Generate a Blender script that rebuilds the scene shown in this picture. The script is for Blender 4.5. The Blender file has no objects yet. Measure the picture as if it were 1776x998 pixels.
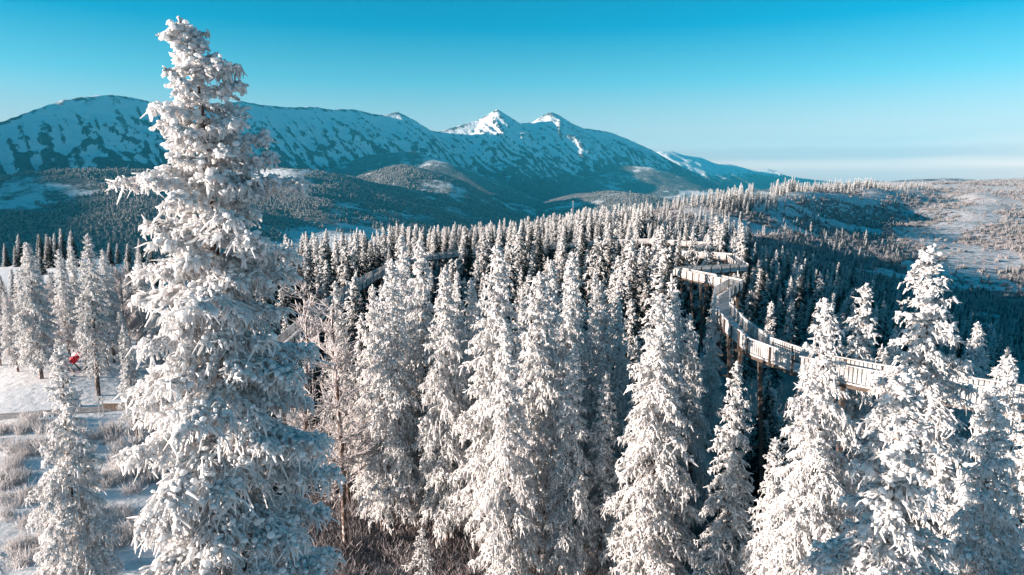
import bpy, math, random
import numpy as np
from mathutils import Vector

sc = bpy.context.scene
COL = sc.collection
RAD = math.radians

# ------------------------------------------------------------------ camera
CAMZ, PITCH, FPX = 32.0, RAD(9.2), 1184.0
cd = bpy.data.cameras.new("camera")
cd.sensor_width = 36.0; cd.lens = 24.0; cd.clip_start = 0.5; cd.clip_end = 120000
cam = bpy.data.objects.new("camera", cd); COL.objects.link(cam)
cam.location = (0, 0, CAMZ); cam.rotation_euler = (math.pi/2 - PITCH, 0, 0)
sc.camera = cam

# ------------------------------------------------------------------ sky, sun, exposure
SUN_EL, SUN_AZ = 10.5, -103.0        # azimuth: degrees clockwise from +Y (negative = towards -X)
w = bpy.data.worlds.new("World"); sc.world = w; w.use_nodes = True
nt = w.node_tree; nt.nodes.clear()
def N(t, typ, **kw):
    n = t.nodes.new(typ)
    for k, v in kw.items(): setattr(n, k, v)
    return n
out = N(nt, 'ShaderNodeOutputWorld'); bg = N(nt, 'ShaderNodeBackground')
sky = N(nt, 'ShaderNodeTexSky', sky_type='NISHITA')
sky.sun_disc = False
sky.sun_elevation = RAD(SUN_EL); sky.sun_rotation = RAD(SUN_AZ)
sky.altitude = 1100; sky.air_density = 1.0; sky.dust_density = 0.3; sky.ozone_density = 3.0
bw = N(nt, 'ShaderNodeRGBToBW'); nt.links.new(sky.outputs[0], bw.inputs[0])
tc = N(nt, 'ShaderNodeTexCoord'); sep = N(nt, 'ShaderNodeSeparateXYZ'); nt.links.new(tc.outputs['Generated'], sep.inputs[0])
hue = N(nt, 'ShaderNodeValToRGB'); e = hue.color_ramp.elements      # cold clear-sky hue, pale at the horizon and deep cyan higher up
e[0].position = 0.0; e[0].color = (0.82, 0.65, 0.56, 1); e[1].position = 0.30; e[1].color = (0.0, 0.42, 0.84, 1)
a = e.new(0.055); a.color = (0.58, 0.59, 0.55, 1); a = e.new(0.13); a.color = (0.17, 0.60, 0.77, 1); a = e.new(0.20); a.color = (0.0, 0.48, 0.82, 1)
nt.links.new(sep.outputs['Z'], hue.inputs[0])
hsv = N(nt, 'ShaderNodeVectorMath', operation='MULTIPLY'); nt.links.new(bw.outputs[0], hsv.inputs[0]); nt.links.new(hue.outputs[0], hsv.inputs[1])
# thin flat stratus low over the horizon
mp = N(nt, 'ShaderNodeMapping'); mp.inputs['Scale'].default_value = (4.0, 4.0, 45.0)
nz = N(nt, 'ShaderNodeTexNoise'); nz.inputs['Scale'].default_value = 1.0; nz.inputs['Detail'].default_value = 4.0
nt.links.new(tc.outputs['Generated'], mp.inputs['Vector']); nt.links.new(mp.outputs[0], nz.inputs['Vector'])
wz = N(nt, 'ShaderNodeMath', operation='MULTIPLY_ADD'); wz.inputs[1].default_value = 0.016; nt.links.new(nz.outputs['Fac'], wz.inputs[0]); nt.links.new(sep.outputs['Z'], wz.inputs[2])
band = N(nt, 'ShaderNodeValToRGB'); e = band.color_ramp.elements     # grey stratus above, pale gap below it
e[0].position = 0.0; e[0].color = (0.80, 0.79, 0.80, 1); e[1].position = 0.060; e[1].color = (1, 1, 1, 1)
for p_, c_ in ((0.017, (0.86, 0.84, 0.84)), (0.022, (1.10, 1.03, 0.98)), (0.030, (1.08, 1.02, 0.98)), (0.0335, (0.80, 0.80, 0.83)), (0.0415, (0.82, 0.82, 0.85)), (0.049, (1, 1, 1))):
    a = e.new(p_); a.color = (*c_, 1)
nt.links.new(wz.outputs[0], band.inputs[0])
cl = N(nt, 'ShaderNodeVectorMath', operation='MULTIPLY'); nt.links.new(hsv.outputs[0], cl.inputs[0]); nt.links.new(band.outputs[0], cl.inputs[1])
nt.links.new(cl.outputs[0], bg.inputs['Color']); bg.inputs['Strength'].default_value = 0.109
nt.links.new(bg.outputs[0], out.inputs['Surface'])

sl = bpy.data.lights.new("sun", 'SUN'); sl.energy = 5.0; sl.angle = RAD(0.5); sl.color = (1.0, 0.84, 0.72)
sun = bpy.data.objects.new("sun", sl); COL.objects.link(sun)
_az, _el = RAD(SUN_AZ), RAD(SUN_EL)
SUND = Vector((math.sin(_az)*math.cos(_el), math.cos(_az)*math.cos(_el), math.sin(_el)))
sun.rotation_euler = (-SUND).to_track_quat('-Z', 'Y').to_euler(); sun.location = (0, 0, 60)

vs = sc.view_settings; vs.view_transform = 'Standard'; vs.look = 'None'; vs.exposure = 1.72; vs.gamma = 1.0
vs.use_curve_mapping = False
sc.cycles.max_bounces = 9; sc.cycles.diffuse_bounces = 7; sc.cycles.volume_bounces = 0
sc.cycles.use_denoising = True

# ------------------------------------------------------------------ helpers
def tag(o, label=None, cat=None, group=None, kind=None):
    if label: o['label'] = label
    if cat: o['category'] = cat
    if group: o['group'] = group
    if kind: o['kind'] = kind
    return o

def px(u, v, depth):
    """pixel of the 1776x998 picture + forward distance (world y) -> world point"""
    x = (u - 888)/FPX; yu = -(v - 499)/FPX
    c, s = math.cos(PITCH), math.sin(PITCH)
    d = np.array([x, c + yu*s, -s + yu*c])
    d *= depth/d[1]
    return np.array([0, 0, CAMZ]) + d

def proj(p):
    """world points (n,3) -> u, v"""
    p = np.atleast_2d(p)
    c, s = math.cos(PITCH), math.sin(PITCH)
    y = p[:, 1]; z = p[:, 2] - CAMZ
    f = y*c - z*s; up = y*s + z*c
    return 888 + FPX*p[:, 0]/f, 499 - FPX*up/f

def mesh(name, V, F, mats=(), smooth=False, attrs=None, midx=None):
    """V (n,3) array; F (m,k) array of k-gons or list of such arrays"""
    me = bpy.data.meshes.new(name)
    Fs = F if isinstance(F, list) else [F]
    Fs = [np.asarray(f, dtype=np.int32) for f in Fs if len(f)]
    V = np.asarray(V, dtype=np.float32)
    me.vertices.add(len(V)); me.vertices.foreach_set('co', V.ravel())
    loops = np.concatenate([f.ravel() for f in Fs])
    tot = np.concatenate([np.full(len(f), f.shape[1], dtype=np.int32) for f in Fs])
    start = np.concatenate([[0], np.cumsum(tot)[:-1]]).astype(np.int32)
    me.loops.add(len(loops)); me.loops.foreach_set('vertex_index', loops)
    me.polygons.add(len(tot)); me.polygons.foreach_set('loop_start', start); me.polygons.foreach_set('loop_total', tot)
    if midx is not None: me.polygons.foreach_set('material_index', np.asarray(midx, dtype=np.int32))
    me.polygons.foreach_set('use_smooth', np.full(len(tot), bool(smooth)))
    for k, a in (attrs or {}).items():
        at = me.attributes.new(k, 'FLOAT', 'POINT'); at.data.foreach_set('value', np.asarray(a, dtype=np.float32))
    for m in mats: me.materials.append(m)
    me.update(calc_edges=True)
    return me

def obj(name, me, parent=None, loc=(0, 0, 0), rz=0.0, scale=None):
    o = bpy.data.objects.new(name, me); COL.objects.link(o)
    o.location = loc; o.rotation_euler = (0, 0, rz)
    if scale is not None: o.scale = scale if hasattr(scale, '__len__') else (scale,)*3
    if parent is not None: o.parent = parent
    return o

def empty(name, loc=(0, 0, 0), rz=0.0, scale=None):
    o = obj(name, None, None, loc, rz, scale); o.empty_display_size = 0.2
    return o

def tubes(P, R, S=3, rot=None):
    """P (n,k,3) centre lines, R (n,k) radii -> verts, quads"""
    n, k, _ = P.shape
    T = np.gradient(P, axis=1); T /= np.linalg.norm(T, axis=2, keepdims=True) + 1e-9
    ref = np.where(np.abs(T[..., 2:3]) > 0.85, np.array([1.0, 0, 0]), np.array([0, 0, 1.0]))
    A = np.cross(T, ref); A /= np.linalg.norm(A, axis=2, keepdims=True) + 1e-9
    B = np.cross(T, A)
    th = np.arange(S)*2*math.pi/S
    V = P[:, :, None, :] + R[:, :, None, None]*(np.cos(th)[None, None, :, None]*A[:, :, None, :] + np.sin(th)[None, None, :, None]*B[:, :, None, :])
    i = np.arange(n)[:, None, None]*k*S; j = np.arange(k-1)[None, :, None]*S; q = np.arange(S)[None, None, :]
    q2 = (q + 1) % S
    F = np.stack([i+j+q, i+j+q2, i+j+S+q2, i+j+S+q], axis=-1).reshape(-1, 4)
    return V.reshape(-1, 3), F

class MB:
    """collects pieces of one mesh"""
    def __init__(s): s.V = []; s.F = []; s.A = []; s.n = 0
    def add(s, V, F, a=None):
        V = np.asarray(V, float); s.V.append(V); s.F.append(np.asarray(F) + s.n)
        s.A.append(np.zeros(len(V)) if a is None else np.broadcast_to(np.asarray(a, float), (len(V),)))
        s.n += len(V); return s
    def box(s, c, size, ax=None):
        c = np.asarray(c, float); h = np.asarray(size, float)/2
        U = np.array([[-1,-1,-1],[1,-1,-1],[1,1,-1],[-1,1,-1],[-1,-1,1],[1,-1,1],[1,1,1],[-1,1,1]])*h
        if ax is not None: U = U @ np.asarray(ax, float)
        return s.add(U + c, [[0,3,2,1],[4,5,6,7],[0,1,5,4],[1,2,6,5],[2,3,7,6],[3,0,4,7]])
    def bar(s, a, b, w, h):
        a = np.asarray(a, float); b = np.asarray(b, float); t = b - a; L = np.linalg.norm(t); t /= L
        r = np.array([0, 0, 1.0]) if abs(t[2]) < 0.95 else np.array([1.0, 0, 0])
        x = np.cross(t, r); x /= np.linalg.norm(x); y = np.cross(x, t)
        return s.box((a + b)/2, (L, w, h), np.array([t, x, y]))
    def build(s, name, mats, smooth=False):
        F4 = np.concatenate([f for f in s.F if f.shape[1] == 4]) if any(f.shape[1] == 4 for f in s.F) else np.zeros((0, 4), int)
        F3 = np.concatenate([f for f in s.F if f.shape[1] == 3]) if any(f.shape[1] == 3 for f in s.F) else np.zeros((0, 3), int)
        return mesh(name, np.concatenate(s.V), [F4, F3], mats, smooth, {'frost': np.concatenate(s.A)})

def vnoise(x, y, seed=0):
    """smooth value noise, vectorised"""
    xi = np.floor(x).astype(np.int64); yi = np.floor(y).astype(np.int64)
    fx = x - xi; fy = y - yi; fx = fx*fx*fx*(fx*(fx*6-15)+10); fy = fy*fy*fy*(fy*(fy*6-15)+10)
    def h(a, b):
        k = (a*374761393 + b*668265263 + seed*1442695041) & 0x7fffffff
        k = ((k ^ (k >> 13))*1274126177) & 0x7fffffff
        return ((k ^ (k >> 16)) & 0xffff)/65535.0
    return (h(xi, yi)*(1-fx) + h(xi+1, yi)*fx)*(1-fy) + (h(xi, yi+1)*(1-fx) + h(xi+1, yi+1)*fx)*fy
def fbm(x, y, o=5, seed=0, ridged=False):
    r = np.zeros_like(x, dtype=float); a = 0.5; 
    for i in range(o):
        n = vnoise(x, y, seed + i*17)
        r += a*((1 - np.abs(2*n - 1)) if ridged else n)
        x = x*2.03 + 11.3; y = y*2.03 - 7.7; a *= 0.5
    return r
def sstep(a, b, x):
    t = np.clip((x - a)/(b - a), 0, 1); return t*t*(3 - 2*t)

# ------------------------------------------------------------------ materials
def new_mat(name):
    m = bpy.data.materials.new(name); m.use_nodes = True; t = m.node_tree
    p = t.nodes['Principled BSDF']; p.inputs['Roughness'].default_value = 0.85
    p.inputs['Specular IOR Level'].default_value = 0.2
    return m, t, p
def noise_col(t, p, stops, scale, detail=6, coord='Object', lo=0.35, hi=0.65, vec_scale=None, rough=0.6):
    c = N(t, 'ShaderNodeTexCoord'); n = N(t, 'ShaderNodeTexNoise')
    n.inputs['Scale'].default_value = scale; n.inputs['Detail'].default_value = detail; n.inputs['Roughness'].default_value = rough
    if vec_scale:
        m = N(t, 'ShaderNodeMapping'); m.inputs['Scale'].default_value = vec_scale
        t.links.new(c.outputs[coord], m.inputs[0]); t.links.new(m.outputs[0], n.inputs['Vector'])
    else: t.links.new(c.outputs[coord], n.inputs['Vector'])
    r = N(t, 'ShaderNodeValToRGB'); e = r.color_ramp.elements
    e[0].position = lo; e[0].color = (*stops[0], 1); e[1].position = hi; e[1].color = (*stops[-1], 1)
    for i, s in enumerate(stops[1:-1]):
        x = e.new(lo + (hi - lo)*(i + 1)/(len(stops) - 1)); x.color = (*s, 1)
    t.links.new(n.outputs['Fac'], r.inputs[0])
    return r, n
def bump(t, p, src, strength, dist):
    b = N(t, 'ShaderNodeBump'); b.inputs['Strength'].default_value = strength; b.inputs['Distance'].default_value = dist
    t.links.new(src, b.inputs['Height']); t.links.new(b.outputs[0], p.inputs['Normal'])

def frost_mat(name, needle, frost, wobble_scale, bump_dist=0.0):
    """rime over needles: the 'frost' attribute says how much of a twig is iced over"""
    m, t, p = new_mat(name)
    at = N(t, 'ShaderNodeAttribute', attribute_name='frost')
    c = N(t, 'ShaderNodeTexCoord'); n = N(t, 'ShaderNodeTexNoise'); n.inputs['Scale'].default_value = wobble_scale
    n.inputs['Detail'].default_value = 4
    t.links.new(c.outputs['Object'], n.inputs['Vector'])
    ma = N(t, 'ShaderNodeMath', operation='MULTIPLY_ADD'); ma.inputs[1].default_value = 1.3; ma.inputs[2].default_value = -0.58
    t.links.new(n.outputs['Fac'], ma.inputs[0])
    ad = N(t, 'ShaderNodeMath', operation='ADD'); ad.use_clamp = True
    t.links.new(ma.outputs[0], ad.inputs[0]); t.links.new(at.outputs['Fac'], ad.inputs[1])
    mx = N(t, 'ShaderNodeMix', data_type='RGBA')
    mx.inputs['A'].default_value = (*needle, 1); mx.inputs['B'].default_value = (*frost, 1)
    t.links.new(ad.outputs[0], mx.inputs['Factor']); t.links.new(mx.outputs['Result'], p.inputs['Base Color'])
    p.inputs['Specular IOR Level'].default_value = 0.1
    tr = N(t, 'ShaderNodeBsdfTranslucent'); t.links.new(mx.outputs['Result'], tr.inputs[0])
    ms = N(t, 'ShaderNodeMixShader'); ms.inputs[0].default_value = 0.45
    t.links.new(p.outputs[0], ms.inputs[1]); t.links.new(tr.outputs[0], ms.inputs[2]); t.links.new(ms.outputs[0], t.nodes['Material Output'].inputs['Surface'])
    if bump_dist:
        n2 = N(t, 'ShaderNodeTexNoise'); n2.inputs['Scale'].default_value = wobble_scale*8; n2.inputs['Detail'].default_value = 3
        t.links.new(c.outputs['Object'], n2.inputs['Vector']); bump(t, p, n2.outputs['Fac'], 0.8, bump_dist)
    return m

M_FROST = frost_mat('rime_on_spruce_twigs', (0.06, 0.065, 0.055), (0.94, 0.93, 0.93), 3.0, 0.0)
M_FROSTMID = frost_mat('rime_on_spruce_sprays', (0.028, 0.042, 0.042), (0.92, 0.91, 0.91), 1.2)
M_TWIG = frost_mat('rime_on_bare_twigs', (0.10, 0.065, 0.055), (0.80, 0.76, 0.76), 3.0)
M_HEATH = frost_mat('rime_on_heath', (0.085, 0.055, 0.06), (0.72, 0.68, 0.69), 4.0)
M_SHRUB = frost_mat('rime_on_shrubs', (0.16, 0.12, 0.11), (0.84, 0.82, 0.82), 4.0)

m, t, p = new_mat('spruce_bark'); M_BARK = m
r, n = noise_col(t, p, [(0.05, 0.032, 0.026), (0.13, 0.085, 0.066), (0.6, 0.57, 0.56)], 2.2, 8, lo=0.36, hi=0.66, vec_scale=(3, 3, 1))
t.links.new(r.outputs[0], p.inputs['Base Color']); bump(t, p, n.outputs['Fac'], 0.8, 0.04)

m, t, p = new_mat('snow_ground'); M_GROUND = m
at = N(t, 'ShaderNodeAttribute', attribute_name='veg')
r, n = noise_col(t, p, [(0, 0, 0), (1, 1, 1)], 0.22, 10, lo=0.40, hi=0.60, rough=0.72)
r2, n2 = noise_col(t, p, [(0.10, 0.075, 0.07), (0.30, 0.25, 0.24)], 0.9, 6)
mm = N(t, 'ShaderNodeMath', operation='MULTIPLY'); t.links.new(r.outputs[0], mm.inputs[0]); t.links.new(at.outputs['Fac'], mm.inputs[1])
mx = N(t, 'ShaderNodeMix', data_type='RGBA'); mx.inputs['A'].default_value = (0.80, 0.79, 0.80, 1)
t.links.new(mm.outputs[0], mx.inputs['Factor']); t.links.new(r2.outputs[0], mx.inputs['B']); t.links.new(mx.outputs['Result'], p.inputs['Base Color'])
n3 = N(t, 'ShaderNodeTexNoise'); n3.inputs['Scale'].default_value = 0.8; n3.inputs['Detail'].default_value = 8
cc = N(t, 'ShaderNodeTexCoord'); t.links.new(cc.outputs['Object'], n3.inputs['Vector']); bump(t, p, n3.outputs['Fac'], 0.5, 0.35)

def hill_mat(name, dark, snow, scale, bdist, wood_scale):
    m, t, p = new_mat(name)
    at = N(t, 'ShaderNodeAttribute', attribute_name='snow')
    r, n = noise_col(t, p, [(0, 0, 0), (1, 1, 1)], scale, 12, lo=0.3, hi=0.7, rough=0.72)
    ma = N(t, 'ShaderNodeMath', operation='MULTIPLY_ADD'); ma.inputs[1].default_value = 1.15; ma.inputs[2].default_value = -0.575
    t.links.new(r.outputs[0], ma.inputs[0])
    ad = N(t, 'ShaderNodeMath', operation='ADD'); t.links.new(ma.outputs[0], ad.inputs[0]); t.links.new(at.outputs['Fac'], ad.inputs[1])
    rr = N(t, 'ShaderNodeValToRGB'); rr.color_ramp.elements[0].position = 0.35; rr.color_ramp.elements[1].position = 0.65
    t.links.new(ad.outputs[0], rr.inputs[0])
    r2, n2 = noise_col(t, p, dark, wood_scale, 5, lo=0.35, hi=0.68)
    mx = N(t, 'ShaderNodeMix', data_type='RGBA'); mx.inputs['B'].default_value = (*snow, 1)
    t.links.new(rr.outputs[0], mx.inputs['Factor']); t.links.new(r2.outputs[0], mx.inputs['A']); t.links.new(mx.outputs['Result'], p.inputs['Base Color'])
    bump(t, p, n2.outputs['Fac'], 0.7, bdist)
    return m
M_MOUNT = hill_mat('rock_wood_and_snow', [(0.022, 0.03, 0.036), (0.05, 0.06, 0.065), (0.11, 0.11, 0.115)], (0.80, 0.80, 0.81), 0.011, 25, 0.018)
M_HILL = hill_mat('frosted_woods_and_meadow', [(0.04, 0.042, 0.045), (0.11, 0.10, 0.10), (0.34, 0.29, 0.28)], (0.66, 0.65, 0.66), 0.008, 14, 0.05)

def plain(name, c1, c2, scale=3.0, rough=0.8, stretch=None):
    m, t, p = new_mat(name); p.inputs['Roughness'].default_value = rough
    r, n = noise_col(t, p, [c1, c2], scale, 6, vec_scale=stretch)
    t.links.new(r.outputs[0], p.inputs['Base Color']); bump(t, p, n.outputs['Fac'], 0.3, 0.02)
    return m
M_WOOD = plain('weathered_timber', (0.13, 0.09, 0.07), (0.26, 0.20, 0.165), 2.0)
M_DARKWOOD = plain('dark_timber', (0.05, 0.038, 0.034), (0.12, 0.09, 0.075), 2.0)
M_PANEL = plain('frosted_railing_boards', (0.26, 0.245, 0.24), (0.56, 0.55, 0.55), 0.9)
M_DECK = plain('snowy_deck_boards', (0.34, 0.31, 0.30), (0.74, 0.73, 0.74), 0.9)
M_RED = plain('red_plastic', (0.55, 0.012, 0.03), (0.66, 0.02, 0.05), 3.0, 0.4)
M_SNOWCAP = plain('settled_snow', (0.78, 0.77, 0.78), (0.86, 0.85, 0.86), 3.0)
M_STEEL = plain('galvanised_steel', (0.30, 0.31, 0.32), (0.5, 0.5, 0.5), 6.0, 0.5)
M_ROAD = plain('packed_gravel_track', (0.22, 0.19, 0.18), (0.50, 0.47, 0.46), 1.5)

# ------------------------------------------------------------------ terrain (thin-plate through surveyed points)
CTRL = []   # u, depth, z
for u in (-900, -400, 100, 500, 888, 1300):
    for d in (4, 14, 35, 60): CTRL.append((u, d, 0.0))
for u, d, z in [(1776, 4, 0), (1776, 14, 0), (1776, 35, -2), (1776, 60, -6), (1776, 120, -16), (1776, 200, -25), (1500, 60, -2), (1500, 120, -9), (1500, 200, -15),
                (2400, 35, -4), (2400, 120, -14), (2400, 300, -28), (2400, 700, 6), (2400, 1500, 45), (2400, 2600, 50),
                (1300, 120, -2), (1300, 190, -3), (100, 105, 0.5), (100, 160, 0.5), (0, 250, -1), (200, 270, -1), (-400, 120, 1), (-400, 250, 0), (-900, 250, 0),
                (300, 160, -1), (300, 250, -5), (500, 150, -2), (500, 240, -6), (700, 120, -1), (700, 280, -4), (900, 150, 0), (900, 300, -1), (900, 400, -12),
                (0, 350, -22), (0, 600, -110), (0, 1200, -240), (0, 2600, -330), (-400, 350, -22), (-400, 600, -110), (-400, 1200, -240), (-400, 2600, -330), (-900, 600, -110), (-900, 2600, -330),
                (300, 350, -40), (500, 400, -50), (500, 800, -170), (500, 1500, -270), (500, 2600, -330), (900, 500, -42), (900, 900, -150), (900, 1600, -270), (900, 2600, -330),
                (1100, 530, 1), (1100, 720, -35), (1100, 1200, -180), (1100, 2600, -330), (1000, 430, -2), (1000, 250, 0), (1100, 300, 0), (1200, 250, 0),
                (1250, 720, 4), (1250, 1000, -60), (1250, 2600, -280), (1330, 900, 4), (1330, 1500, -50), (1330, 2600, -140)]:
    CTRL.append((u, d, z))
for u, v, d in [(1776, 560, 295), (1700, 480, 465), (1776, 440, 545), (1776, 400, 640), (1776, 360, 900), (1776, 326, 1400), (1776, 311, 2600),
                (1600, 480, 420), (1500, 480, 370), (1400, 480, 310), (1300, 480, 260), (1600, 420, 600), (1500, 420, 520), (1400, 420, 450), (1300, 420, 400), (1200, 420, 340),
                (1600, 380, 780), (1500, 380, 720), (1400, 380, 620), (1300, 380, 540), (1200, 387, 480), (1100, 391, 430),
                (1300, 345, 640), (1200, 352, 590), (1400, 341, 760), (1500, 338, 950), (1600, 330, 1400), (1600, 318, 2600), (1500, 321, 2000), (1420, 326, 1100), (1450, 320, 2600)]:
    q = px(u, v, d); CTRL.append((u, d, q[2]))
def _dom(x, y):
    r = np.sqrt(x*x + y*y) + 1e-6
    az = np.arctan2(x, y)
    az = np.clip(az, -1.0, 1.0)
    return az*3.2, np.log(np.maximum(r, 3.0))
_cu = np.array([c[0] for c in CTRL], float); _cy = np.array([c[1] for c in CTRL], float); _cz = np.array([c[2] for c in CTRL], float)
_cx = (_cu - 888)/FPX*_cy
_ca, _cr = _dom(_cx, _cy)
def _phi(d): return d*d*np.log(d + 1e-9)
_n = len(CTRL)
_A = np.zeros((_n + 3, _n + 3))
_D = np.hypot(_ca[:, None] - _ca[None], _cr[:, None] - _cr[None])
_A[:_n, :_n] = _phi(_D) + np.eye(_n)*0.004
_A[:_n, _n] = 1; _A[:_n, _n+1] = _ca; _A[:_n, _n+2] = _cr; _A[_n:, :_n] = _A[:_n, _n:].T
_W = np.linalg.solve(_A, np.concatenate([_cz, np.zeros(3)]))
def ribs(x, y): return np.sin((x*0.80 - y*0.60)/23.0 + 2.2*fbm(x/160, y/160, 3, 9)*3.1)
def ground(x, y):
    x = np.atleast_1d(np.asarray(x, float)); y = np.atleast_1d(np.asarray(y, float))
    z = np.zeros(len(x))
    for i in range(0, len(x), 20000):
        a, r = _dom(x[i:i+20000], y[i:i+20000])
        z[i:i+20000] = _phi(np.hypot(a[:, None] - _ca[None], r[:, None] - _cr[None])) @ _W[:_n] + _W[_n] + _W[_n+1]*a + _W[_n+2]*r
    rr = np.hypot(x, y)
    az = np.abs(np.arctan2(x, y))
    z = z*(1 - sstep(1.3, 2.4, az)) + 0.0
    z += (fbm(x/28, y/28, 4, 3) - 0.47)*2.2*sstep(25, 120, rr) + (fbm(x/140, y/140, 4, 5) - 0.47)*26*sstep(350, 900, rr)*np.clip(rr/1500, 0, 1)
    rib = ribs(x, y)   # ribs and gullies running down the open slope
    z += rib*3.2*sstep(0.30, 0.40, np.arctan2(x, y))*sstep(330, 480, rr)*(1 - sstep(1300, 2000, rr))*(y > 0)
    return z

ths = np.concatenate([np.linspace(-math.pi, -0.95, 36)[:-1], np.linspace(-0.95, 0.95, 380), np.linspace(0.95, math.pi, 36)[1:]])
rs = np.concatenate([[0.5], np.exp(np.linspace(math.log(4), math.log(3400), 210))])
TH, RR = np.meshgrid(ths, rs)
X = (RR*np.sin(TH)).ravel(); Y = (RR*np.cos(TH)).ravel()
Z = ground(X, Y)
# far rim sinks below the valley sheet
nT = len(ths); nR = len(rs)
ii = np.arange(nR - 1)[:, None]*nT + np.arange(nT - 1)[None]
F = np.stack([ii, ii + 1, ii + nT + 1, ii + nT], -1).reshape(-1, 4)[:, ::-1]
U_, V_ = proj(np.stack([X, np.maximum(Y, 1), Z], 1))
rr_ = RR.ravel()
veg = 0.55*sstep(150, 420, rr_) + 0.25
veg = np.where((U_ < 300) & (rr_ < 300), 0.12, veg)
veg = np.where((U_ < 300) & (rr_ < 75), 0.4, veg)
veg = np.where((U_ > 420) & (U_ < 1300) & (rr_ < 70), 1.0, veg)
veg = np.where((U_ > 1500) & (rr_ > 700), 0.85, veg)
terrain = obj('snowy_ground', mesh('snowy_ground', np.stack([X, Y, Z], 1), F, [M_GROUND], True, {'veg': veg}))
tag(terrain, 'snow covered ground of the ridge, slope and clearing', 'ground', kind='structure')

# ------------------------------------------------------------------ ridges -> mountains and hills
def segdist(P, a, b):
    ab = b[:2] - a[:2]; L2 = ab @ ab + 1e-9
    t = np.clip(((P[:, 0] - a[0])*ab[0] + (P[:, 1] - a[1])*ab[1])/L2, 0, 1)
    d = np.hypot(P[:, 0] - a[0] - t*ab[0], P[:, 1] - a[1] - t*ab[1])
    return d, a[2] + t*(b[2] - a[2])

SKY = [(-420, 330), (-200, 268), (-80, 232), (0, 212), (60, 190), (110, 173), (150, 167), (190, 164), (225, 168), (260, 176), (300, 188), (340, 190), (385, 180), (418, 175), (450, 181), (500, 186), (545, 185), (575, 190),
       (610, 189), (660, 200), (690, 194), (716, 207), (745, 225), (758, 229), (785, 221), (830, 208), (848, 197), (862, 189), (880, 200), (902, 214), (925, 212), (940, 201), (955, 194), (970, 200), (990, 213),
       (1010, 222), (1040, 226), (1060, 230), (1090, 242), (1130, 260), (1165, 280), (1215, 305), (1260, 330)]
def main_depth(u): return np.interp(u, [-420, 0, 200, 450, 660, 862, 955, 1060, 1260], [4300, 5300, 6000, 7300, 8600, 9600, 10000, 10800, 12600])
crest = np.array([px(u, v, main_depth(u)) for u, v in SKY])
rng = np.random.default_rng(7)
NRM = np.array([0.70, -0.714]); TAN = np.array([0.714, 0.70])
# lattice in strike / front coordinates
s0 = crest[0, :2] @ TAN; s1 = crest[-1, :2] @ TAN; dmid = crest[:, :2] @ NRM
gs = np.linspace(s0 - 1200, s1 + 1500, 840); gd = np.linspace(dmid.min() - 500, dmid.max() + 2700, 220)
GS, GD = np.meshgrid(gs, gd)
Pm = np.stack([GS.ravel()*TAN[0] + GD.ravel()*NRM[0], GS.ravel()*TAN[1] + GD.ravel()*NRM[1]], 1)
wx = (fbm(Pm[:, 0]/900, Pm[:, 1]/900, 4, 31) - 0.47)*420; wy = (fbm(Pm[:, 0]/900, Pm[:, 1]/900, 4, 41) - 0.47)*420
hm = np.full(len(Pm), -400.0)
dcrest = np.full(len(Pm), 1e9)
for a, b in zip(crest[:-1], crest[1:]):
    d, z = segdist(Pm, a, b); hm = np.maximum(hm, z - 0.70*d - 0.00001*d*d); dcrest = np.minimum(dcrest, d)
Pw = Pm + np.stack([wx, wy], 1)*sstep(60, 500, dcrest)[:, None]
# spurs fall off the crest towards the valley
cu = np.array([c[0] for c in SKY], float)
su = np.concatenate([[862, 955, 1045, 690, 545, 418, 190, 110], np.arange(-380, 1240, 44) + rng.uniform(-14, 14, 37)])
for i, u in enumerate(su):
    c = px(u, np.interp(u, [k[0] for k in SKY], [k[1] for k in SKY]), main_depth(u))
    ang = rng.uniform(-0.5, 0.5); d2 = np.array([NRM[0]*math.cos(ang) - NRM[1]*math.sin(ang), NRM[0]*math.sin(ang) + NRM[1]*math.cos(ang)])
    big = i < 8
    L = rng.uniform(1700, 2600) if big else rng.uniform(900, 2100)
    pts = [np.array([c[0], c[1], c[2] - (4 if big else 30)])]
    zz = pts[0][2]; npt = 6
    for k in range(1, npt + 1):
        t_ = k/npt
        dd = d2 + rng.normal(0, 0.14, 2)
        q = pts[-1][:2] + dd*L/npt
        zt = c[2] + (-330 - c[2])*(1 - (1 - t_)**(1.5 if big else 1.7)) - (0 if big else 40)
        pts.append(np.array([q[0], q[1], zt]))
    col_ = np.abs(GS.ravel() - pts[2][:2] @ TAN) < 1500
    Pl = Pw[col_]; hl = hm[col_]
    for a, b in zip(pts[:-1], pts[1:]):
        d, z = segdist(Pl, a, b); hl = np.maximum(hl, z - 0.80*d)
    for k in range(1, npt):                                    # side ribs
        for sg in (-1, 1):
            dd = d2*rng.uniform(.5, 1.0) + sg*np.array([-d2[1], d2[0]])*rng.uniform(.5, .9); Lr = rng.uniform(220, 520)
            o3 = pts[k] + (pts[min(k + 1, npt)] - pts[k])*rng.uniform(-.4, .4); e3 = np.array([o3[0] + dd[0]*Lr, o3[1] + dd[1]*Lr, o3[2] - Lr*rng.uniform(.55, .75)])
            d, z = segdist(Pl, o3 - [0, 0, 6], e3); hl = np.maximum(hl, z - 1.0*d)
    hm[col_] = hl
streak = (fbm((GS.ravel() + wx)/85, GD.ravel()/900, 4, 151, True) - 0.5)*80*sstep(20, 350, dcrest)
rough = streak + (fbm(Pm[:, 0]/260, Pm[:, 1]/260, 6, 51, True) - 0.5)*95*sstep(30, 500, dcrest) + (fbm(Pm[:, 0]/60, Pm[:, 1]/60, 3, 61) - 0.47)*22*sstep(10, 200, dcrest)
hm = np.maximum(hm + rough*sstep(-330, 0, hm), -400)
Hg = hm.reshape(GS.shape)
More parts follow.
